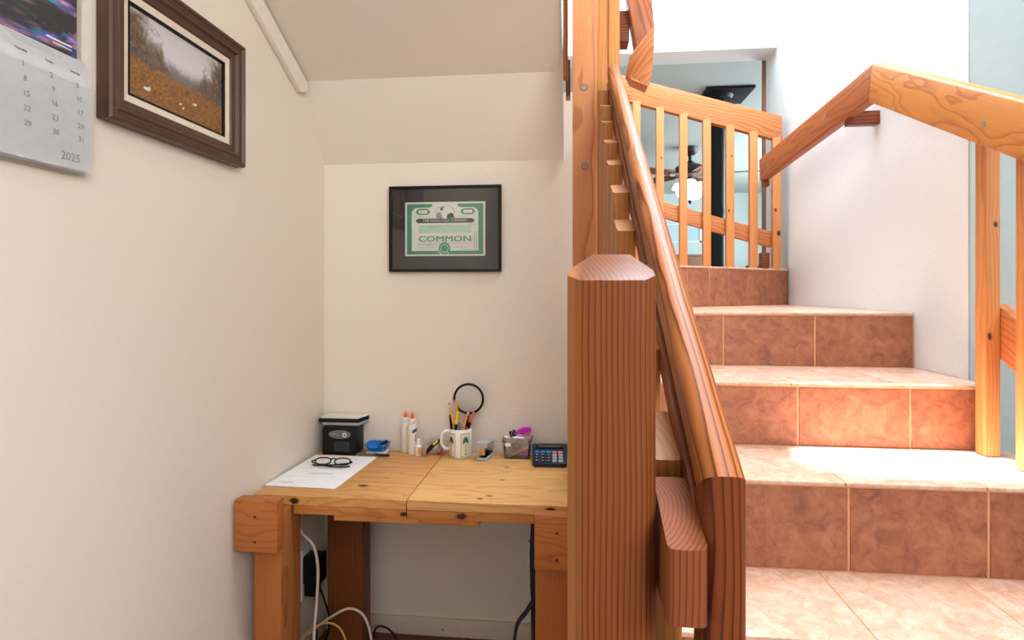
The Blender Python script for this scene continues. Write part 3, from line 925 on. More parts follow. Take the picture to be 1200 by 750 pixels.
def opal_mat():
    m, nt, b = newmat('calendar_photo_print')
    tc = N(nt, 'ShaderNodeTexCoord').outputs['Object']
    rot = N(nt, 'ShaderNodeMapping'); rot.inputs['Rotation'].default_value = (.7, 0, 0); rot.inputs['Scale'].default_value = (1, .8, 2.6)
    nt.links.new(tc, rot.inputs[0]); p = rot.outputs[0]
    n = noise(nt, p, 6, 5, 1.2, .6)
    hue = N(nt, 'ShaderNodeTexNoise'); hue.inputs['Scale'].default_value = 30; hue.inputs['Detail'].default_value = 3
    nt.links.new(p, hue.inputs[0])
    col = ramp(nt, hue.outputs[0], [(.30, (.02, .5, .45)), (.42, (.06, .10, .6)), (.5, (.28, .24, .55)), (.58, (.65, .25, .45)), (.66, (.8, .5, .3)), (.75, (.8, .75, .6))])
    msk = ramp(nt, n, [(.43, 0.0), (.49, .4), (.56, 1.0)])
    c = mixc(nt, msk, mixc(nt, hue.outputs[0], (.008, .008, .012), (.05, .048, .055)), col)
    nt.links.new(c, b.inputs['Base Color'])
    b.inputs['Roughness'].default_value = .32
    return m
box('photo_print', XL + .007, XL + .0085, .735, 1.148, 1.931, 2.32, opal_mat(), CA, 0)
def px_(z):
    for (xa, za), (xb, zb) in zip(front, front[1:]):
        if zb <= z <= za: return xa + (xb - xa) * (za - z) / (za - zb), (xb - xa) / (zb - za)
    return .03, 0
def cal_text(body, size, y, z, mat, bold=0, name='date_number'):
    xx, ln = px_(z)
    text(name, body, size, on_left(XL + xx + .0010, y, z, ln), mat, CA, bold=bold)
cols = {0: (1.005, (1, 8, 15, 22, 29), 'Thursday'), 1: (1.066, (2, 9, 16, 23, 30), 'Friday'), 2: (1.127, (3, 10, 17, 24, 31), 'Saturday')}
for k, (y, nums, day) in cols.items():
    cal_text(day, .0068, y, 1.8935, M['ink'], 0.0001, 'weekday_lettering')
    for i, nme in enumerate(nums):
        cal_text(str(nme), .0155, y + i * .0018, 1.8655 - i * .0283, M['grey_ink'])
cal_text('2025', .024, 1.1095, 1.7095, M['grey_ink'], 0, 'year_lettering')
bm = bmesh.new()
for i in range(4):
    z = 1.924 - i * .0042
    xx, ln = px_(z)
    bx(bm, XL + xx + .0008, XL + xx + .0012, .985 + .004 * i, 1.085 + .02 * (1 - i % 2) , z, z + .0009)
fin('caption_lines', bm, M['pale_ink'], CA, smooth=0)
bm = bmesh.new()
bx(bm, XL + .0085, XL + .0088, 1.075, 1.135, 1.950, 1.9528); bx(bm, XL + .0085, XL + .0088, 1.09, 1.135, 1.943, 1.9447)
fin('photo_credit', bm, M['paper'], CA, smooth=0)

# ------------------------------------------------------------------ framed certificate on the back wall
CF = thing('framed_certificate', (-.54, YB, 1.511), 'green stock certificate on a dark mat in a thin black frame', 'certificate')
CX0, CX1, CZ0, CZ1 = -.779, -.2995, 1.511, 1.8735
CXm, CZm = (CX0 + CX1) / 2, (CZ0 + CZ1) / 2
yF = YB - .003
for nme, a in (('frame_rail', (CX0, CX1, CZ1 - .011, CZ1)), ('frame_rail', (CX0, CX1, CZ0, CZ0 + .011)), ('frame_stile', (CX0, CX0 + .011, CZ0 + .011, CZ1 - .011)), ('frame_stile', (CX1 - .011, CX1, CZ0 + .011, CZ1 - .011))):
    box(nme, a[0], a[1], yF - .024, yF, a[2], a[3], M['black'], CF, .0012)
box('mat_board', CX0 + .01, CX1 - .01, yF - .008, yF - .002, CZ0 + .01, CZ1 - .01, M['mat_board'], CF, 0)
PX0, PX1, QZ0, QZ1 = -.7126, -.368, 1.578, 1.8065
yp = yF - .0088
CE = box('certificate_paper', PX0, PX1, yp, yp + .0012, QZ0, QZ1, M['cream_paper'], CF, 0)
W_, H_ = PX1 - PX0, QZ1 - QZ0
def cpx(fx): return PX0 + W_ * fx
def cpz(fy): return QZ1 - H_ * fy
def flatpoly(name, pts, mat, parent, lift, label=None):
    bm = bmesh.new()
    y = yp - lift
    A = [bm.verts.new((cpx(x), y, cpz(z))) for x, z in pts]
    B = [bm.verts.new((cpx(x), y - .00012, cpz(z))) for x, z in pts]
    bm.faces.new(A); bm.faces.new(B[::-1])
    n = len(pts)
    for i in range(n): bm.faces.new((A[i], B[i], B[(i + 1) % n], A[(i + 1) % n]))
    return fin(name, bm, mat, parent, smooth=0, label=label)
def ell(cx, cy, rx, ry, n=24, a0=0, a1=360):
    return [(cx + rx * math.cos(R(a0 + (a1 - a0) * i / n)), cy + ry * math.sin(R(a0 + (a1 - a0) * i / n))) for i in range(n + (a1 - a0 != 360))]
l1, l2, l3 = .0003, .0006, .0009
gm = M['cert_green']
flatpoly('border', [(.025, .035), (.34, .035), (.345, .075), (.31, .10), (.13, .105), (.085, .17), (.085, .93), (.025, .97)], gm, CF, l1)
flatpoly('border', [(.975, .035), (.66, .035), (.655, .075), (.69, .10), (.87, .105), (.915, .17), (.915, .93), (.975, .97)], gm, CF, l1)
flatpoly('border', [(.025, .97), (.085, .905), (.42, .905), (.44, .97)], gm, CF, l1)
flatpoly('border', [(.975, .97), (.915, .905), (.56, .905), (.54, .97)], gm, CF, l1)
for x in (.225, .785):
    flatpoly('cartouche', [(x - .095, .18), (x - .06, .125), (x + .06, .125), (x + .095, .18), (x + .06, .235), (x - .06, .235)], gm, CF, l1)
    flatpoly('cartouche_panel', [(x - .055, .15), (x + .055, .15), (x + .055, .21), (x - .055, .21)], M['cream_paper'], CF, l2)
flatpoly('number_block', [(.17, .43), (.83, .43), (.83, .57), (.17, .57)], M['cert_light'], CF, l1)
flatpoly('seal', ell(.495, .86, .073, .115), gm, CF, l2)
flatpoly('seal_ring', ell(.495, .86, .052, .082), M['cert_light'], CF, l3)
flatpoly('seal_core', ell(.495, .86, .043, .068), gm, CF, .0012)
flatpoly('name_banner', [(.13, .347), (.16, .306), (.84, .306), (.87, .347), (.84, .388), (.16, .388)], M['ink'], CF, l1)
# engraved vignette: globe-like oval with two seated dark figures
flatpoly('vignette', ell(.505, .19, .118, .128), M['grey_ink'], CF, l1)
flatpoly('vignette_sky', ell(.505, .19, .112, .121), M['cream_paper'], CF, l2)
flatpoly('vignette_group', [(.40, .30), (.385, .25), (.41, .20), (.445, .19), (.455, .23), (.475, .30)], M['grey_ink'], CF, l3)
flatpoly('vignette_group', [(.52, .30), (.53, .24), (.57, .20), (.60, .215), (.62, .30)], M['ink'], CF, l3)
flatpoly('vignette_group', ell(.46, .13, .018, .03), M['ink'], CF, l3)
flatpoly('vignette_group', [(.44, .10), (.49, .085), (.51, .10), (.47, .12)], M['grey_ink'], CF, l3)
bm = bmesh.new()
def line(x0, x1, y, h=.006):
    bx(bm, cpx(x0), cpx(x1), yp - .0006, yp - .0003, cpz(y + h), cpz(y))
for a in ((.16, .30, .265), (.66, .80, .265), (.76, .90, .41), (.17, .25, .44), (.29, .47, .445), (.29, .38, .47), (.51, .6, .425), (.17, .25, .56), (.74, .82, .56), (.16, .83, .765), (.16, .40, .785), (.16, .19, .80), (.25, .34, .80), (.73, .82, .885), (.38, .4, .885)):
    line(*a, .005)
for k in range(5): line(.16, .83, .635 + k * .024, .0025)
fin('fine_print', bm, M['grey_ink'], CF, smooth=0)
def sign(x0, x1, y):
    pts = [(cpx(x0 + (x1 - x0) * i / 18), yp - .0006, cpz(y + .018 * math.sin(i * 1.9) * math.cos(i * .7))) for i in range(19)]
    tubeobj('signature', pts, .00045, M['ink'], CF, 5)
sign(.19, .38, .84); sign(.62, .80, .835)
bm = bmesh.new()
for x in (.86, .875, .89): bx(bm, cpx(x), cpx(x + .004), yp - .0006, yp - .0003, cpz(.9), cpz(.6 - (x - .86) * 2))
fin('side_print', bm, M['grey_ink'], CF, smooth=0)
text('company_lettering', 'THE COCA COLA COMPANY', .0132, on_back(cpx(.5), yp - .0008, cpz(.346)), M['cream_paper'], CF, bold=0, sx=1.10)
for k_ in (-.0007, 0, .0007): text('common_lettering', 'COMMON', .0345, on_back(cpx(.5) + k_, yp - .0010 - k_ * .05, cpz(.69) + abs(k_) * .5), gm, CF, bold=0, sx=1.42)
box('glass_pane', CX0 + .011, CX1 - .011, yF - .0185, yF - .017, CZ0 + .011, CZ1 - .011, M['glass'], CF, 0)

# ------------------------------------------------------------------ things on the desk
TZ = .7502
SH = thing('pencil_sharpener', (-.965, 2.36, TZ), 'black electric pencil sharpener with grey oval front in desk corner', 'pencil sharpener')
box('body', -1.040, -.893, 2.315, 2.408, TZ + .003, .868, M['black'], SH, .010, 3)
box('foot_plate', -1.037, -.896, 2.318, 2.406, TZ, TZ + .004, M['black'], SH, 0)
def ovalobj(name, cx, cz, rx, rz, y, t, mat, parent):
    bm = bmesh.new()
    cyl(bm, (cx, y, cz), (cx, y - t, cz), 1, n=28)
    bmesh.ops.scale(bm, vec=(rx, 1, rz), space=Matrix.Translation((-cx, 0, -cz)), verts=bm.verts[:])
    return fin(name, bm, mat, parent)
ovalobj('oval_rim', -.962, .836, .0465, .0165, 2.316, .003, M['steel'], SH)
ovalobj('oval_panel', -.962, .836, .044, .0145, 2.314, .003, M['oval'], SH)
box('lettering_strip', -.995, -.972, 2.3106, 2.3112, .8355, .8385, M['silver_pl'], SH, 0)
bm = bmesh.new(); torus(bm, on_back(-.941, 2.3105, .835), .0065, .0028, 24, 8); fin('pencil_ring', bm, M['white_pl'], SH)
cylobj('pencil_hole', (-.941, 2.3112, .835), (-.941, 2.309, .835), .0052, M['black'], SH)
box('shavings_drawer', -.985, -.918, 2.308, 2.318, .766, .808, M['calc_key'], SH, .003)

def sheet_stack(name, quad, z0, z1, mat, label, cat, group=None, b=0):
    bm = bmesh.new()
    A = [bm.verts.new((x, y, z0)) for x, y in quad]; B = [bm.verts.new((x, y, z1)) for x, y in quad]
    bm.faces.new(A[::-1]); bm.faces.new(B)
    for i in range(4): bm.faces.new((A[i], A[(i + 1) % 4], B[(i + 1) % 4], B[i]))
    bev(bm, b, 1)
    o = recentre(fin(name, bm, mat))
    return tag(o, label, cat, group) if label else o
sheet_stack('plastic_case', [(-1.045, 2.332), (-.89, 2.330), (-.872, 2.412), (-1.04, 2.412)], .8685, .8805, M['cloudy'], 'violet translucent flat case lying on the black pencil sharpener', 'case', b=.002)
sheet_stack('notebook', [(-1.062, 2.331), (-.892, 2.333), (-.872, 2.413), (-1.05, 2.413)], .881, .8965, M['black'], 'flat black notebook under the envelopes on pencil sharpener', 'notebook', b=.001)
EN = [sheet_stack('envelope', [(-1.052 + dx, 2.336 + dx), (-.893 + dx, 2.337), (-.874 + dx, 2.414), (-1.04 + dx, 2.413)], .897 + i * .0022, .8988 + i * .0022, M['paper'] if i % 2 else M['cream_paper'],
      ('lowest white envelope, directly on the black notebook', 'middle envelope of three stacked on the black notebook', 'topmost envelope of three stacked on the black notebook')[i], 'envelope', 'envelopes on the pencil sharpener') for i, dx in enumerate((0, .004, -.002))]

# papers and glasses
for i, (dx, dy) in enumerate(((0.006, .004), (.003, -.003), (0, 0))):
    q = [(-1.0715 + dx * .3, 1.925 + dy), (-.819 + dx, 1.917 + dy), (-.803 + dx, 2.297 + dy), (-1.060 + dx, 2.302 + dy)]
    z = TZ + .0003 + i * .0009
    o = sheet_stack('sheet_of_paper', q, z, z + .0006, M['paper'], ('topmost printed white sheet under the black eyeglasses' if i == 2 else ('lowest white sheet of three under the eyeglasses', 'middle white sheet of three under the eyeglasses')[i]), 'paper', 'papers on the desk' if i < 2 else None)
    if i == 2:
        bm = bmesh.new()
        zt = z + .0006
        for (x0, x1, y, h) in ((-1.02, -.86, 2.118, .004), (-1.04, -.87, 2.080, .002), (-.98, -.885, 2.058, .010), (-1.04, -.86, 2.028, .002), (-1.03, -.985, 1.955, .010), (-.95, -.84, 2.20, .003), (-1.0, -.87, 2.26, .003)):
            bx(bm, x0, x1, y, y + h, zt, zt + .00015)
        fin('printing', bm, M['pale_ink'], o, smooth=0)
GL = thing('eyeglasses', (-.933, 2.165, TZ + .0035), 'black framed eyeglasses folded on the white papers', 'eyeglasses')
gz = TZ + .0036
fr = [(-1.012, 2.150)]
for cx in (-.972, -.894):
    pts = []
    for i in range(28):
        a = 2 * math.pi * i / 28
        ca, sa = math.cos(a), math.sin(a)
        pts.append((cx + .031 * abs(ca) ** .8 * (1 if ca > 0 else -1), 2.166 + .012 * (1 - abs((cx + .933) / .04) * .2) + .012 * sa, gz + .0125 + .0095 * abs(sa) ** .8 * (1 if sa > 0 else -1)))
    bm = bmesh.new(); tube(bm, pts, .0026, 8, True); fin('rim', bm, M['black'], GL, smooth=80)
    bm = bmesh.new(); f = [bm.verts.new(p) for p in pts]; bm.faces.new(f)
    fin('lens', bm, M['lens'], GL)
tubeobj('bridge', [(-.942, 2.184, gz + .018), (-.933, 2.184, gz + .021), (-.924, 2.184, gz + .018)], .0025, M['black'], GL)
tubeobj('temple', [(-1.002, 2.176, gz + .016), (-1.012, 2.162, gz + .014), (-.985, 2.142, gz + .012), (-.93, 2.132, gz + .006), (-.875, 2.14, gz + .003), (-.855, 2.15, gz + .003)], .0028, M['black'], GL)
tubeobj('temple', [(-.864, 2.176, gz + .016), (-.852, 2.165, gz + .014), (-.87, 2.152, gz + .012), (-.92, 2.143, gz + .008), (-.98, 2.146, gz + .004), (-1.005, 2.156, gz + .003)], .0028, M['black'], GL)

# pocket knife
KN = thing('pocket_knife', (-.83, 2.325, TZ), 'dark folding pocket knife lying on desk before the blue tray', 'knife')
prism('knife_handle', rrect(.015, .008, .003, .003, 2), (-.825, 2.328, TZ + .008), (-.755, 2.318, TZ + .008), (0, 0, 1), M['bronze'], KN, 0)
prism('knife_handle', rrect(.012, .007, .003, .003, 2), (-.9, 2.335, TZ + .007), (-.818, 2.325, TZ + .007), (0, 0, 1), M['oval'], KN, 0)
cylobj('pivot', (-.815, 2.326, TZ), (-.815, 2.326, TZ + .0105), .006, M['steel'], KN)
bm = bmesh.new()
bl = [bm.verts.new(p) for p in ((-.91, 2.315, TZ + .001), (-.77, 2.305, TZ + .001), (-.775, 2.300, TZ + .001), (-.90, 2.309, TZ + .001))]
bm.faces.new(bl); bmesh.ops.solidify(bm, geom=bm.faces[:], thickness=.001)
fin('blade', bm, M['steel'], KN)

# blue tray on a note pad
tag(recentre(box('note_pad', -.862, -.780, 2.345, 2.405, TZ, TZ + .0075, M['paper'], None, .001)), 'small white note pad under the blue tray', 'note pad')
BT = thing('blue_tray', (-.82, 2.375, TZ + .0078), 'small bright blue open tray on a white note pad', 'tray')
bm = bmesh.new()
def ring4(x0, x1, y0, y1, z, c=.012):
    return [bm.verts.new(p) for p in ((x0 + c, y0, z), (x1 - c, y0, z), (x1, y0 + c, z), (x1, y1 - c, z), (x1 - c, y1, z), (x0 + c, y1, z), (x0, y1 - c, z), (x0, y0 + c, z))]
zb = TZ + .0078
rs = [ring4(-.854, -.788, 2.350, 2.402, zb), ring4(-.866, -.776, 2.338, 2.411, zb + .026), ring4(-.870, -.772, 2.334, 2.414, zb + .030),
      ring4(-.868, -.774, 2.336, 2.412, zb + .033), ring4(-.861, -.781, 2.343, 2.406, zb + .031), ring4(-.852, -.790, 2.352, 2.40, zb + .004)]
bm.faces.new(rs[0]); bm.faces.new(rs[-1])
for a, b_ in zip(rs, rs[1:]):
    for i in range(8): bm.faces.new((a[i], a[(i + 1) % 8], b_[(i + 1) % 8], b_[i]))
fin('tray_shell', bm, M['blue_pl'], BT, smooth=30)
box('front_lip', -.848, -.806, 2.326, 2.338, zb + .021, zb + .032, M['blue_pl'], BT, .002)
o = prism('black_clip', rrect(.018, .016, .004, .002, 2), (-.825, 2.372, zb + .020), (-.786, 2.385, zb + .043), (0, 0, 1), M['black'], None, 0)
tag(o, 'black wedge shaped clip leaning in the blue tray', 'clip')

# glue bottles
def glue(name, x, y, r, h, label, tip, lab):
    t = thing(name, (x, y, TZ), label, 'glue bottle')
    bm = bmesh.new()
    lathe(bm, [(0, 0), (r * .92, 0), (r, .004), (r, h * .93), (r * .86, h), (r * .55, h + .004), (r * .5, h + .010)], (x, y, TZ), 24, 1, .72)
    fin('bottle', bm, M['glue_white'], t, smooth=50)
    bm = bmesh.new()
    lathe(bm, [(r * .78, h + .001), (r * .8, h + .002), (r * .76, h + .0165), (r * .6, h + .018), (0, h + .018)], (x, y, TZ), 20)
    fin('collar', bm, M['white_pl'], t, smooth=50)
    bm = bmesh.new()
    lathe(bm, [(r * .44, h + .0175), (r * .42, h + .028), (r * .22, h + .040), (r * .12, h + tip), (0, h + tip)], (x, y, TZ), 16)
    fin('orange_tip', bm, M['orange_pl'], t, smooth=50)
    for nme, a0, a1, z0, z1, mt in lab:
        bm = bmesh.new()
        rows = []
        for z in (z0, z1):
            rows.append([bm.verts.new((x + (r + .0005) * math.cos(R(a0 + (a1 - a0) * i / 8)), y + .72 * (r + .0009) * math.sin(R(a0 + (a1 - a0) * i / 8)), TZ + z + (.010 * i / 8 if nme == 'blue_label' else 0))) for i in range(9)])
        for i in range(8): bm.faces.new((rows[0][i], rows[0][i + 1], rows[1][i + 1], rows[1][i]))
        fin(nme, bm, M[mt], t)
    return t
glue('glue_bottle', -.7065, 2.392, .0180, .128, 'shorter left glue bottle with orange tip, no label in front', .043, (('blue_stripe', -25, 5, .02, .065, 'blue_label'),))
glue('glue_bottle', -.6675, 2.361, .0190, .130, 'taller right glue bottle with orange tip and blue label', .047,
     (('blue_label', -80, -10, .088, .102, 'blue_label'), ('orange_stripe', -45, -20, .070, .084, 'orange_pl'), ('blue_mark', -50, -25, .056, .068, 'sky_pl')))
CO = thing('correction_bottle', (-.637, 2.345, TZ), 'small white correction fluid bottle beside the glue bottles', 'bottle')
bm = bmesh.new(); lathe(bm, [(0, 0), (.0135, 0), (.0145, .002), (.0145, .038), (.012, .043), (.008, .046)], (-.637, 2.345, TZ), 24); fin('bottle', bm, M['white_pl'], CO, smooth=50)
bm = bmesh.new(); lathe(bm, [(.0085, .045), (.009, .046), (.008, .068), (.007, .069), (0, .069)], (-.637, 2.345, TZ), 20); fin('cap', bm, M['white_pl'], CO, smooth=50)
bm = bmesh.new()
rows = [[bm.verts.new((-.637 + .0149 * math.cos(R(-85 + 60 * i / 8)), 2.345 + .0149 * math.sin(R(-85 + 60 * i / 8)), TZ + z)) for i in range(9)] for z in (.008, .036)]
for i in range(8): bm.faces.new((rows[0][i], rows[0][i + 1], rows[1][i + 1], rows[1][i]))
fin('orange_label', bm, M['orange_label'], CO)

# tape dispenser
TD = thing('tape_dispenser', (-.578, 2.365, TZ), 'clear tape dispenser with black, yellow and red sticker left of the mug', 'tape dispenser')
tm = Matrix.Translation((-.580, 2.362, TZ)) @ Matrix.Rotation(R(28), 4, 'Z')
def tpoly(name, pts, y0, y1, mat, b=.001):
    bm = bmesh.new()
    A = [bm.verts.new((x, y0, z)) for x, z in pts]; B = [bm.verts.new((x, y1, z)) for x, z in pts]
    bm.faces.new(A); bm.faces.new(B[::-1])
    n = len(pts)
    for i in range(n): bm.faces.new((A[i], B[i], B[(i + 1) % n], A[(i + 1) % n]))
    bev(bm, b, 1)
    return fin(name, bm, mat, TD, tm)
arc = [(-.040 + .036 * (1 - math.cos(R(a))) - .0, .004 + .056 * math.sin(R(a))) for a in range(0, 100, 12)]
tpoly('shell', [(-.044, 0), (-.036, 0), (-.030, .014), (-.012, .022), (.012, .018), (.022, .0), (.034, .0), (.040, .012), (.036, .040), (.020, .064), (-.004, .070), (-.028, .058), (-.042, .03)], -.013, .013, M['clear'])
tpoly('black_sticker', [(-.034, .014), (-.026, .012), (.0, .036), (.034, .062), (.026, .068), (-.004, .052), (-.03, .03)], -.0142, -.0134, M['black'], 0)
tpoly('yellow_sticker', [(-.002, .042), (.018, .057), (.015, .063), (-.006, .049)], -.0150, -.0143, M['yellow_pl'], 0)
tpoly('red_sticker', [(-.036, .002), (-.030, .002), (-.022, .012), (.0, .034), (.0, .042), (-.030, .016)], -.0138, -.0133, M['red_pl'], 0)
tpoly('red_sticker', [(.018, .006), (.024, .001), (.038, .014), (.036, .026)], -.0142, -.0134, M['red_pl'], 0)
bm = bmesh.new(); cyl(bm, tm @ V((.006, -.010, .036)), tm @ V((.006, .010, .036)), .026, n=28); fin('tape_roll', bm, M['cloudy'], TD)
bm = bmesh.new(); cyl(bm, tm @ V((.006, -.0105, .036)), tm @ V((.006, .0105, .036)), .014, n=24); fin('tape_core', bm, M['cream_paper'], TD)
tubeobj('cutter_foot', [tm @ V(p) for p in ((-.04, -.01, .004), (-.052, -.008, .003), (-.050, .008, .003), (-.04, .01, .004))], .003, M['clear'], TD)

# mug with its pencils
MX, MY, MR, MH = -.4625, 2.352, .0465, .117
MU = thing('mug', (MX, MY, TZ), 'white mug with two palm tree panels holding pencils', 'mug')
bm = bmesh.new()
lathe(bm, [(0, 0), (MR * .90, 0), (MR * .97, .003), (MR, .010), (MR, MH - .003), (MR - .0015, MH), (MR - .004, MH - .002), (MR - .0045, .01), (MR * .8, .006), (0, .006)], (MX, MY, TZ), 40)
fin('cup', bm, M['ceramic'], MU, smooth=50)
hd = V((-math.cos(R(12)), -math.sin(R(12)), 0))
hp = [V((MX, MY, TZ)) + hd * r + V((0, 0, z)) for r, z in ((MR - .002, .105), (MR + .014, .105), (MR + .028, .092), (MR + .032, .068), (MR + .026, .045), (MR + .012, .034), (MR - .002, .036))]
bm = bmesh.new(); tube(bm, smoothpts(hp), .0062, 10, sz=1.0); fin('handle', bm, M['ceramic'], MU, smooth=80)
def wrap(name, polys, mat, lift, parent=MU):
    """flat print wrapped round the mug: (angle from camera side in degrees, height)"""
    bm = bmesh.new()
    for pts in polys:
        vs = [bm.verts.new((MX + (MR + lift) * math.sin(R(a)), MY - (MR + lift) * math.cos(R(a)), TZ + z)) for a, z in pts]
        bm.faces.new(vs)
    return fin(name, bm, mat, parent, smooth=0)
def strip(a0, a1, z0, z1, n=6):
    return [[(a0 + (a1 - a0) * i / n, z0), (a0 + (a1 - a0) * (i + 1) / n, z0), (a0 + (a1 - a0) * (i + 1) / n, z1), (a0 + (a1 - a0) * i / n, z1)] for i in range(n)]
def palm(ac, leaf, trunk):
    pn = wrap('palm_panel', strip(ac - 24, ac + 24, .010, .100, 10), M['panel_cream'], .0004)
    def fr_(k): return strip(ac - 26, ac + 26, .008 if k == 0 else .100, .0105 if k == 0 else .1025, 10)
    wrap('panel_border', fr_(0) + fr_(1) + strip(ac - 26, ac - 24, .008, .1025, 1) + strip(ac + 24, ac + 26, .008, .1025, 1), M['panel_line'], .0007)
    wrap('palm_trunk', [[(ac - 2, .016), (ac + 2.2, .016), (ac + 1, .072), (ac - 1, .072)], [(ac - 7, .016), (ac + 8, .016), (ac + 5, .020), (ac - 5, .020)]], trunk, .0008)
    fr2 = []
    for k in range(10):
        th = R(-28 + 26.2 * k)
        dx, dz = math.cos(th), math.sin(th)
        tip = (ac + dx * 19, .071 + dz * .021 - .004 * abs(dx))
        md = (ac + dx * 10, .074 + dz * .012)
        nx, nz_ = -dz * 4.2, dx * .0034
        fr2.append([(ac, .0715), (md[0] + nx, md[1] + nz_), tip, (md[0] - nx, md[1] - nz_)])
    wrap('palm_fronds', fr2, leaf, .0010)
palm(-42, M['palm_green'], M['palm_brown'])
palm(38, M['palm_teal'], M['panel_line'])

def pencil(p1, p0, label):
    """hexagonal pencil, eraser end p1 up, resting at p0 inside the mug"""
    p0, p1 = V(p0), V(p1)
    t = thing('pencil', p0, label, 'pencil')
    d = (p1 - p0).normalized()
    cylobj('barrel', p0, p1 - d * .021, .0046, M['pencil'], t, n=6)
    cylobj('ferrule', p1 - d * .021, p1 - d * .008, .0047, M['ferrule'], t, n=12)
    cylobj('eraser', p1 - d * .008, p1, .0045, M['eraser'], t, n=12)
zi = TZ + .008
def inside(p1, pm, k=1.0):
    """continue the visible line from tip p1 through rim point pm to the bottom of the mug"""
    p1, pm = V(p1), V(pm)
    d = (pm - p1)
    s = (p1.z - zi) / -d.z
    p = p1 + d * s
    c = V((MX, MY, 0))
    r = V((p.x, p.y, 0)) - c
    if r.length > .034: r = r.normalized() * .034
    return (c.x + r.x, c.y + r.y, zi)
def stick_in(p1, pm): return (p1, inside(p1, pm))
pencil(*stick_in((-.507, 2.335, .972), (-.483, 2.338, .858)), 'orange pencil leaning furthest left in the mug')
pencil(*stick_in((-.4865, 2.352, .980), (-.456, 2.356, .866)), 'tallest orange pencil, in the middle of the mug')
pencil(*stick_in((-.424, 2.336, .943), (-.452, 2.330, .862)), 'orange pencil leaning right with pink eraser end')
def pen(name, p1, pm, r, parts, label, cat='pen'):
    p1 = V(p1); p0 = V(inside(p1, pm))
    t = thing(name, p0, label, cat)
    d = (p1 - p0).normalized(); L = (p1 - p0).length
    for nme, a, b_, rr, mt in parts:
        cylobj(nme, p0 + d * L * a, p0 + d * L * b_, r * rr, M[mt], t, n=14)
pen('highlighter', (-.4695, 2.326, .936), (-.479, 2.326, .862), .0075, (('barrel', 0, .60, 1, 'yellow_pl'), ('grip', .60, .73, .9, 'black'), ('cap_tip', .73, 1, .72, 'yellow_pl')), 'yellow highlighter with black grip in the mug', 'highlighter')
pen('marker', (-.409, 2.362, .930), (-.433, 2.362, .865), .0072, (('barrel', 0, .63, 1, 'dark_red'), ('grip', .63, .76, .85, 'black'), ('cap_tip', .76, 1, .74, 'coral')), 'coral tipped dark orange marker at right of the mug', 'marker')
pen('ballpoint_pen', (-.5035, 2.346, .922), (-.499, 2.347, .864), .0055, (('barrel', 0, .8, 1, 'black'), ('cap', .8, 1, 1.1, 'black')), 'black pen at the far left of the mug', 'pen')
pen('ballpoint_pen', (-.466, 2.340, .894), (-.464, 2.340, .862), .0058, (('barrel', 0, .85, 1, 'sky_pl'), ('cap', .85, 1, .8, 'sky_pl')), 'short bright blue pen behind the highlighter', 'pen')
# magnifying glass
MG = thing('magnifying_glass', (-.44, 2.375, TZ + .01), 'black ringed magnifying glass standing in the mug', 'magnifying glass')
mm = on_back(-.4345, 2.385, .981)
bm = bmesh.new(); torus(bm, mm, .0605, .0050, 48, 10); fin('ring', bm, M['black'], MG, smooth=80)
bm = bmesh.new(); cyl(bm, (-.4345, 2.384, .981), (-.4345, 2.386, .981), .0588, n=40); fin('lens', bm, M['lens'], MG)
cylobj('handle', (-.437, 2.384, .923), (-.449, 2.374, TZ + .012), .0058, M['black'], MG, r1=.0066)
cylobj('ferrule', (-.4365, 2.3848, .926), (-.4385, 2.3835, .905), .0075, M['black'], MG)

# grey stapler
SP = thing('stapler', (-.36, 2.35, TZ), 'grey desk stapler standing open ended between mug and clear box', 'stapler')
sm = Matrix.Translation((-.3665, 2.290, TZ)) @ Matrix.Rotation(R(-10), 4, 'Z')
def sbox(name, x0, x1, y0, y1, z0, z1, mat, b=.002, shear=0):
    bm = bmesh.new(); bx(bm, x0, x1, y0, y1, z0, z1)
    if shear:
        for v in bm.verts: v.co.z += shear * (v.co.y - y0)
    bev(bm, b, 2)
    return fin(name, bm, M[mat], SP, sm)
sbox('base', -.021, .021, 0, .115, 0, .010, 'silver_pl', .003)
sbox('anvil_plate', -.014, .014, .016, .045, .0098, .0125, 'black')
sbox('rubber_step', -.016, .016, .045, .1, .0098, .024, 'black')
sbox('magazine', -.011, .011, .016, .108, .044, .056, 'oval', .001, -.16)
sbox('staple_guide', -.010, .010, .012, .026, .020, .050, 'brass', .001)
sbox('top_cover', -.023, .023, .006, .070, .050, .074, 'silver_pl', .005, -.08)
sbox('rear_arm', -.018, .018, .066, .115, .026, .064, 'silver_pl', .006, -.1)

# clear box of clips
BXT = thing('clear_box', (-.225, 2.365, TZ), 'small clear plastic box full of clips and rubber bands', 'box')
bm = bmesh.new()
x0, x1, y0, y1 = -.283, -.172, 2.333, 2.405
rs = [ring4(x0 + .004, x1 - .004, y0 + .003, y1 - .003, TZ, .006), ring4(x0, x1, y0, y1, TZ + .066, .006), ring4(x0 - .005, x1 + .005, y0 - .005, y1 + .005, TZ + .067, .006),
      ring4(x0 - .005, x1 + .005, y0 - .005, y1 + .005, TZ + .080, .006), ring4(x0 + .001, x1 - .001, y0 + .001, y1 - .001, TZ + .080, .006), ring4(x0 + .0055, x1 - .0055, y0 + .0045, y1 - .0045, TZ + .0015, .006)]
bm.faces.new(rs[0]); bm.faces.new(rs[-1])
for a, b_ in zip(rs, rs[1:]):
    for i in range(8): bm.faces.new((a[i], a[(i + 1) % 8], b_[(i + 1) % 8], b_[i]))
fin('box_shell', bm, M['clear'], BXT, smooth=30)
box('box_sticker', -.275, -.252, 2.3265, 2.3272, TZ + .052, TZ + .066, M['paper'], BXT, 0)
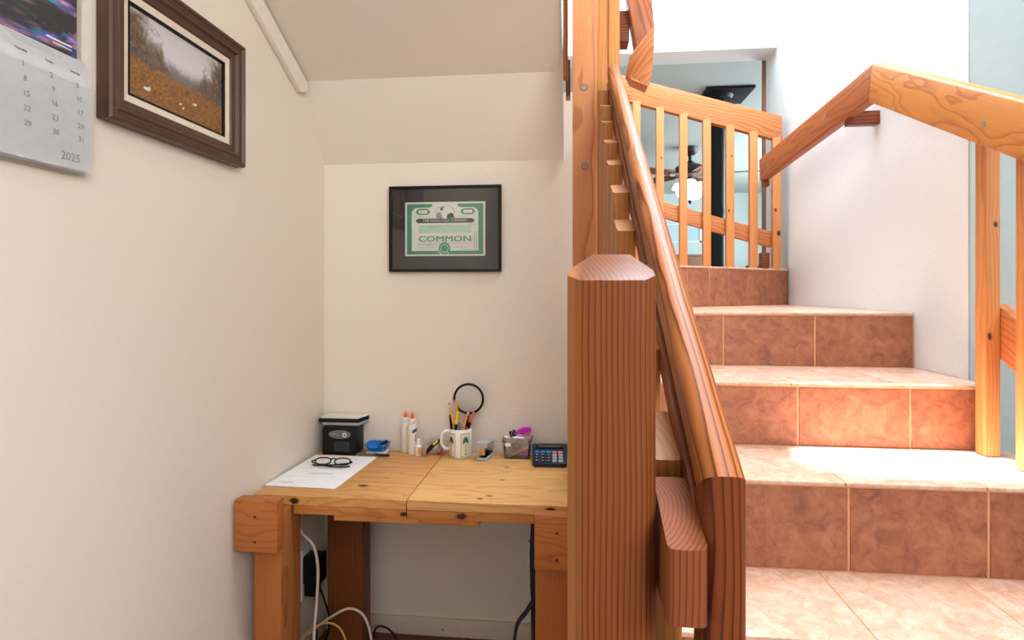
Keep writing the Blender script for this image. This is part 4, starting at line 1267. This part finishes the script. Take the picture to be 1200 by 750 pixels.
for i, (cx, cz, rr, tilt) in enumerate(((-.214, .056, .018, 70), (-.248, .040, .014, 40), (-.205, .030, .013, 20))):
    bm = bmesh.new()
    torus(bm, Matrix.Translation((cx, 2.356 + i * .012, TZ + cz)) @ Matrix.Rotation(R(tilt), 4, 'X'), rr, .0017, 28, 6, 1, 1.0)
    tag(recentre(fin('rubber_band', bm, M['skin_tan'], smooth=80)), ('round tan rubber band pressed against front of clear box', 'smaller tan rubber band inside clear box at left', 'tan rubber band low inside clear box at right')[i], 'rubber band')
for i in range(7):
    x = -.266 + .011 * i; y = 2.346 + .006 * (i % 3)
    a = R(20 + 17 * i)
    z = TZ + .008 + .004 * i
    bm = bmesh.new()
    cyl(bm, (x, y, z), (x + .030 * math.cos(a * .5), y + .008, z + .014 * math.sin(a)), .0017, n=8)
    tag(recentre(fin('wooden_peg', bm, M['tan_wood'])), 'thin tan wooden peg lying inside the clear box', 'peg', 'pegs in the clear box')
for i, (x, y, zz, r_, mt) in enumerate(((-.198, 2.385, .022, .014, 'pink'), (-.237, 2.388, .03, .016, 'silver_pl'), (-.190, 2.37, .045, .009, 'silver_pl'))):
    bm = bmesh.new(); cyl(bm, (x, y - .006, TZ + zz), (x, y + .006, TZ + zz), r_, n=20)
    tag(recentre(fin('tape_spool', bm, M[mt])), ('pink round spool at right inside clear box', 'large silver spool at middle inside clear box', 'small silver spool at right inside clear box')[i], 'spool')
for i, (cx, cy, cz, ang) in enumerate(((-.257, 2.36, .0815, 8), (-.243, 2.372, .0835, -12), (-.225, 2.35, .0850, 25))):
    m = Matrix.Translation((cx, cy, TZ + cz)) @ Matrix.Rotation(R(ang), 4, 'Z') @ Matrix.Rotation(R(6), 4, 'Y')
    o = box('paper_slip', -.024, .024, -.018, .018, 0, .0012, M['paper'] if i != 1 else plain('pink_slip', (.80, .55, .68), .7), None, 0, mw=m)
    tag(o, ('white paper slip lying left on the clear box', 'pink paper slip under the black binder clip', 'white paper slip beneath the small magenta stapler')[i], 'paper')
BC = thing('binder_clip', (-.246, 2.36, TZ + .087), 'black binder clip standing on papers in the clear box', 'binder clip')
cm = Matrix.Translation((-.243, 2.355, TZ + .087)) @ Matrix.Rotation(R(-18), 4, 'Y') @ Matrix.Rotation(R(15), 4, 'Z')
bm = bmesh.new()
for pts in ([(-.009, 0), (.009, 0), (.004, .024), (-.004, .024)],):
    A = [bm.verts.new((x, -.013, z)) for x, z in pts]; B = [bm.verts.new((x, .013, z)) for x, z in pts]
    bm.faces.new(A); bm.faces.new(B[::-1])
    for i in range(4): bm.faces.new((A[i], B[i], B[(i + 1) % 4], A[(i + 1) % 4]))
bmesh.ops.rotate(bm, verts=bm.verts[:], matrix=Matrix.Rotation(R(90), 3, 'Z'))
fin('clip_body', bm, M['black'], BC, cm)
tubeobj('wire_lever', [cm @ V(p) for p in ((-.008, -.010, .002), (-.006, -.014, .012), (0, -.013, .026), (.006, -.014, .012), (.008, -.010, .002))], .0011, M['steel'], BC, 6)
MS = thing('mini_stapler', (-.2, 2.37, TZ + .086), 'small magenta stapler lying on top of the clear box', 'stapler')
ms = Matrix.Translation((-.233, 2.366, TZ + .085)) @ Matrix.Rotation(R(8), 4, 'Z')
def mpoly(name, pts, mat, hw=.012, b=.003):
    bm = bmesh.new()
    A = [bm.verts.new((x, -hw, z)) for x, z in pts]; B = [bm.verts.new((x, hw, z)) for x, z in pts]
    bm.faces.new(A); bm.faces.new(B[::-1])
    n = len(pts)
    for i in range(n): bm.faces.new((A[i], B[i], B[(i + 1) % n], A[(i + 1) % n]))
    bev(bm, b, 2)
    return fin(name, bm, M[mat], MS, ms)
mpoly('top_arm', [(.0, .012), (.012, .013), (.040, .019), (.058, .019), (.061, .030), (.055, .037), (.030, .036), (.010, .027), (-.002, .019)], 'magenta')
mpoly('base', [(.0, .010), (.004, .0), (.056, .001), (.061, .007), (.050, .009), (.030, .007), (.010, .014)], 'pink', .011, .002)
mpoly('staple_channel', [(.036, .010), (.057, .011), (.057, .019), (.036, .018)], 'brass', .008, .001)

# calculator
KA = thing('calculator', (-.09, 2.32, TZ), 'dark navy desk calculator by the wooden post', 'calculator')
tl = math.atan2(.034, .168)
km = Matrix.Translation((-.0925, 2.236, TZ + .004)) @ Matrix.Rotation(R(2), 4, 'Z') @ Matrix.Rotation(tl, 4, 'X')
def kbox(name, x0, x1, y0, y1, z0, z1, mat, b=.002, parent=KA):
    return box(name, x0, x1, y0, y1, z0, z1, M[mat], parent, b, 2, km)
bm = bmesh.new()
pts = [(-.058, 0), (.058, 0), (.067, .012), (.075, .165), (.07, .172), (-.066, .172), (-.072, .165), (-.065, .012)]
A = [bm.verts.new((x, y, -.004)) for x, y in pts]; B = [bm.verts.new((x, y, .012)) for x, y in pts]
bm.faces.new(A[::-1]); bm.faces.new(B)
for i in range(8): bm.faces.new((A[i], A[(i + 1) % 8], B[(i + 1) % 8], B[i]))
bev(bm, .0035, 2)
fin('body', bm, M['calc_body'], KA, km)
kbox('rear_foot', -.05, .05, .155, .170, -.034, -.003, 'calc_body')
kbox('display', -.056, .056, .125, .155, .0122, .0150, 'black', .001)
kbox('display_lettering', -.044, .044, .136, .144, .0150, .0153, 'oval', 0)
for c in range(5):
    for r_ in range(4):
        x = -.050 + c * .0235; y = .018 + r_ * .0235
        mt = 'calc_key' if c < 3 else 'grey_key'
        if r_ == 3: mt = 'blue_pl' if c < 3 else 'eraser'
        kbox('key', x - .0085, x + .0085, y - .008, y + .008, .012, .0165, mt, .0015)
        if r_ < 3 and c < 3: kbox('key_number', x - .002, x + .002, y - .004, y + .004, .0165, .0167, 'silver_pl', 0)

# ------------------------------------------------------------------ under the desk
OU = thing('outlet', (XL, 2.257, .29), 'white wall outlet on the left wall behind the desk leg', 'outlet')
box('cover_plate', XL, XL + .006, 2.20, 2.285, .20, .40, M['white_pl'], OU, .002)
AD = thing('power_adapter', (XL + .03, 2.245, .26), 'black power adapter plugged into the outlet under desk', 'adapter')
box('adapter_block', XL + .006, XL + .075, 2.205, 2.275, .262, .372, M['black'], AD, .005)
box('adapter_block', XL + .006, XL + .055, 2.215, 2.265, .21, .262, M['black'], AD, .004)
tubeobj('adapter_lead', [(XL + .04, 2.24, .212), (XL + .05, 2.235, .12), (XL + .05, 2.235, .03), (XL + .045, 2.22, ZF + .005)], .0035, M['black'], AD)
def cable(name, pts, r, mat, label):
    return tag(recentre(tubeobj(name, pts, r, M[mat])), label, 'cable')
cable('cable', [(-1.05, 2.03, .575), (-1.0, 2.02, .570), (-.9696, 2.0, .5536), (-.930, 2.0, .5125), (-.9135, 2.0, .4366), (-.917, 2.0, .3289), (-.914, 1.97, .2059), (-.912, 1.95, .06), (-.93, 1.93, ZF + .0045), (-1.0, 1.96, ZF + .0045)], .0055, 'cord_white', 'ivory cord hanging down beside the left desk leg')
cable('cable', [(-1.05, 2.11, .09), (-.9945, 2.1, .1367), (-.9173, 2.1, .1961), (-.8407, 2.1, .2391), (-.7844, 2.1, .22), (-.758, 2.1, .1642), (-.748, 2.1, .10), (-.74, 2.1, ZF + .005), (-.75, 2.05, ZF + .005)], .005, 'cord_white', 'ivory cord arching above the floor under the desk')
cable('cable', [(-1.04, 2.06, .10), (-.9938, 2.05, .1566), (-.938, 2.05, .1978), (-.8955, 2.05, .2098), (-.8564, 2.05, .1965), (-.8304, 2.05, .1512), (-.80, 2.04, .06), (-.80, 2.03, ZF + .004)], .0038, 'cord_yellow', 'thin yellow cord arching behind the ivory cords')
cable('cable', [(-.99, 2.14, .33), (-.975, 2.14, .30), (-.95, 2.14, .24), (-.935, 2.15, .15), (-.95, 2.14, .06), (-.93, 2.1, ZF + .004), (-.84, 2.08, ZF + .004)], .004, 'black', 'black cord hanging beside the dark back desk leg')
cable('cable', [(-.83, 2.32, ZF + .005), (-.815, 2.34, .03), (-.78, 2.35, .028), (-.74, 2.34, .006), (-.70, 2.30, ZF + .004), (-.62, 2.2, ZF + .004)], .004, 'black', 'black cord humped on the floor before back wall')
cable('cable', [(-1.03, 2.02, .20), (-.985, 2.0, .15), (-.94, 2.0, .12), (-.90, 2.0, .12), (-.87, 2.02, .06), (-.86, 2.03, ZF + .004)], .004, 'black', 'black cord tangled under ivory cords at the left leg')

BG = thing('shoulder_bag', (-.09, 1.97, .1), 'black shoulder bag hanging behind the right desk leg', 'bag')
bm = bmesh.new()
pts = [(-.128, .70), (-.142, .66), (-.146, .56), (-.144, .45), (-.136, .30), (-.122, .12), (-.06, .11), (-.02, .14), (-.02, .66), (-.03, .70)]
A = [bm.verts.new((x, 1.93, z)) for x, z in pts]; B = [bm.verts.new((x, 2.01, z)) for x, z in pts]
bm.faces.new(A); bm.faces.new(B[::-1])
for i in range(len(pts)): bm.faces.new((A[i], B[i], B[(i + 1) % len(pts)], A[(i + 1) % len(pts)]))
bev(bm, .01, 2)
fin('bag_body', bm, M['black_cloth'], BG)
bm = bmesh.new()
tube(bm, smoothpts([(-.135, 1.92, .40), (-.155, 1.90, .375), (-.183, 1.90, .335), (-.194, 1.90, .27), (-.195, 1.90, .19), (-.18, 1.91, .13), (-.13, 1.93, .125)]), .010, 8, sz=.3)
fin('strap', bm, M['black_cloth'], BG, smooth=80)
box('buckle', -.1535, -.1455, 1.945, 1.975, .50, .585, M['silver_pl'], BG, .003)

# ------------------------------------------------------------------ living room things
SV = thing('stove_pipe', (1.105, 4.62, LZ), 'black stove pipe rising to a square black ceiling plate', 'stove pipe')
cylobj('pipe', (1.105, 4.62, LZ), (1.105, 4.62, LC - .03), .053, M['black_metal'], SV, n=28)
cylobj('pipe_joint', (1.105, 4.62, 2.02), (1.105, 4.62, 2.06), .056, M['black_metal'], SV, n=28)
bm = bmesh.new(); lathe(bm, [(.06, LC - .05), (.10, LC - .045), (.115, LC - .02)], (1.105, 4.62, 0), 28); fin('collar', bm, M['black_metal'], SV)
box('ceiling_plate', .985, 1.335, 4.44, 4.82, LC - .02, LC, M['black_metal'], SV, .003)
FA = thing('ceiling_fan', (1.225, 6.3, LC), 'dark bronze ceiling fan with lit glass lights seen between spindles', 'ceiling fan')
FX, FY = 1.225, 6.3
bm = bmesh.new(); lathe(bm, [(0, LC), (.085, LC), (.08, LC - .05), (.045, LC - .085), (.018, LC - .09), (.018, LC - .14), (.05, LC - .17), (0, LC - .17)], (FX, FY, 0), 24); fin('canopy', bm, M['bronze'], FA)
bm = bmesh.new(); lathe(bm, [(0, LC - .165), (.06, LC - .17), (.15, LC - .21), (.165, LC - .25), (.14, LC - .30), (.06, LC - .32), (0, LC - .32)], (FX, FY, 0), 28); fin('motor_housing', bm, M['bronze'], FA)
for k in range(5):
    a = R(-9 + 72 * k)
    fm = Matrix.Translation((FX, FY, LC - .285)) @ Matrix.Rotation(a, 4, 'Z') @ Matrix.Rotation(R(13), 4, 'X')
    bm = bmesh.new(); bx(bm, .22, .80, -.065, .065, -.004, .004)
    for v in bm.verts:
        if v.co.x > .5: v.co.y *= 1.15
    bev(bm, .003, 1)
    bl = fin('fan_blade', bm, M['blade'], FA, fm)
    bm = bmesh.new(); bx(bm, .10, .26, -.02, .02, -.010, -.003); fin('blade_arm', bm, M['bronze'], bl, fm)
for k in range(3):
    a = R(20 + 120 * k)
    cx, cy = FX + .12 * math.cos(a), FY + .12 * math.sin(a)
    bm = bmesh.new(); lathe(bm, [(.02, -.36), (.05, -.37), (.075, -.41), (.08, -.43)], (cx, cy, LC), 18); fin('glass_shade', bm, M['lamp_glass'], FA)
bm = bmesh.new(); lathe(bm, [(.145, -.44), (.155, -.45), (.13, -.51), (.08, -.55), (.0, -.565)], (FX, FY, LC), 24); fin('light_bowl', bm, M['lamp_glass'], FA)
cylobj('light_stem', (FX, FY, LC - .31), (FX, FY, LC - .46), .03, M['bronze'], FA)
bm = bmesh.new(); lathe(bm, [(0, -.56), (.02, -.562), (.014, -.59), (0, -.605)], (FX, FY, LC), 14); fin('finial', bm, M['bronze'], FA)
CB = thing('cabinet', (1.5, 8.8, LZ), 'brown wooden cabinet far back in the living room', 'cabinet')
box('carcass', 1.15, 1.98, 8.55, 9.1, LZ, 1.93, M['brown'], CB, .005)
box('cabinet_top', 1.13, 2.0, 8.53, 9.12, 1.93, 1.955, M['brown'], CB, .004)
for x in (1.17, 1.57): box('door', x, x + .39, 8.535, 8.549, LZ + .05, 1.9, M['brown'], CB, .004)
TV = thing('soundbar_stand', (2.75, 8.6, LZ), 'black shelf unit far back at right of the stove pipe', 'shelf')
box('shelf_board', 2.50, 2.86, 8.6, 8.8, 1.72, 1.80, M['black'], TV, .004)
for x in (2.51, 2.82): box('upright', x, x + .03, 8.62, 8.78, LZ, 1.72, M['black'], TV, .003)
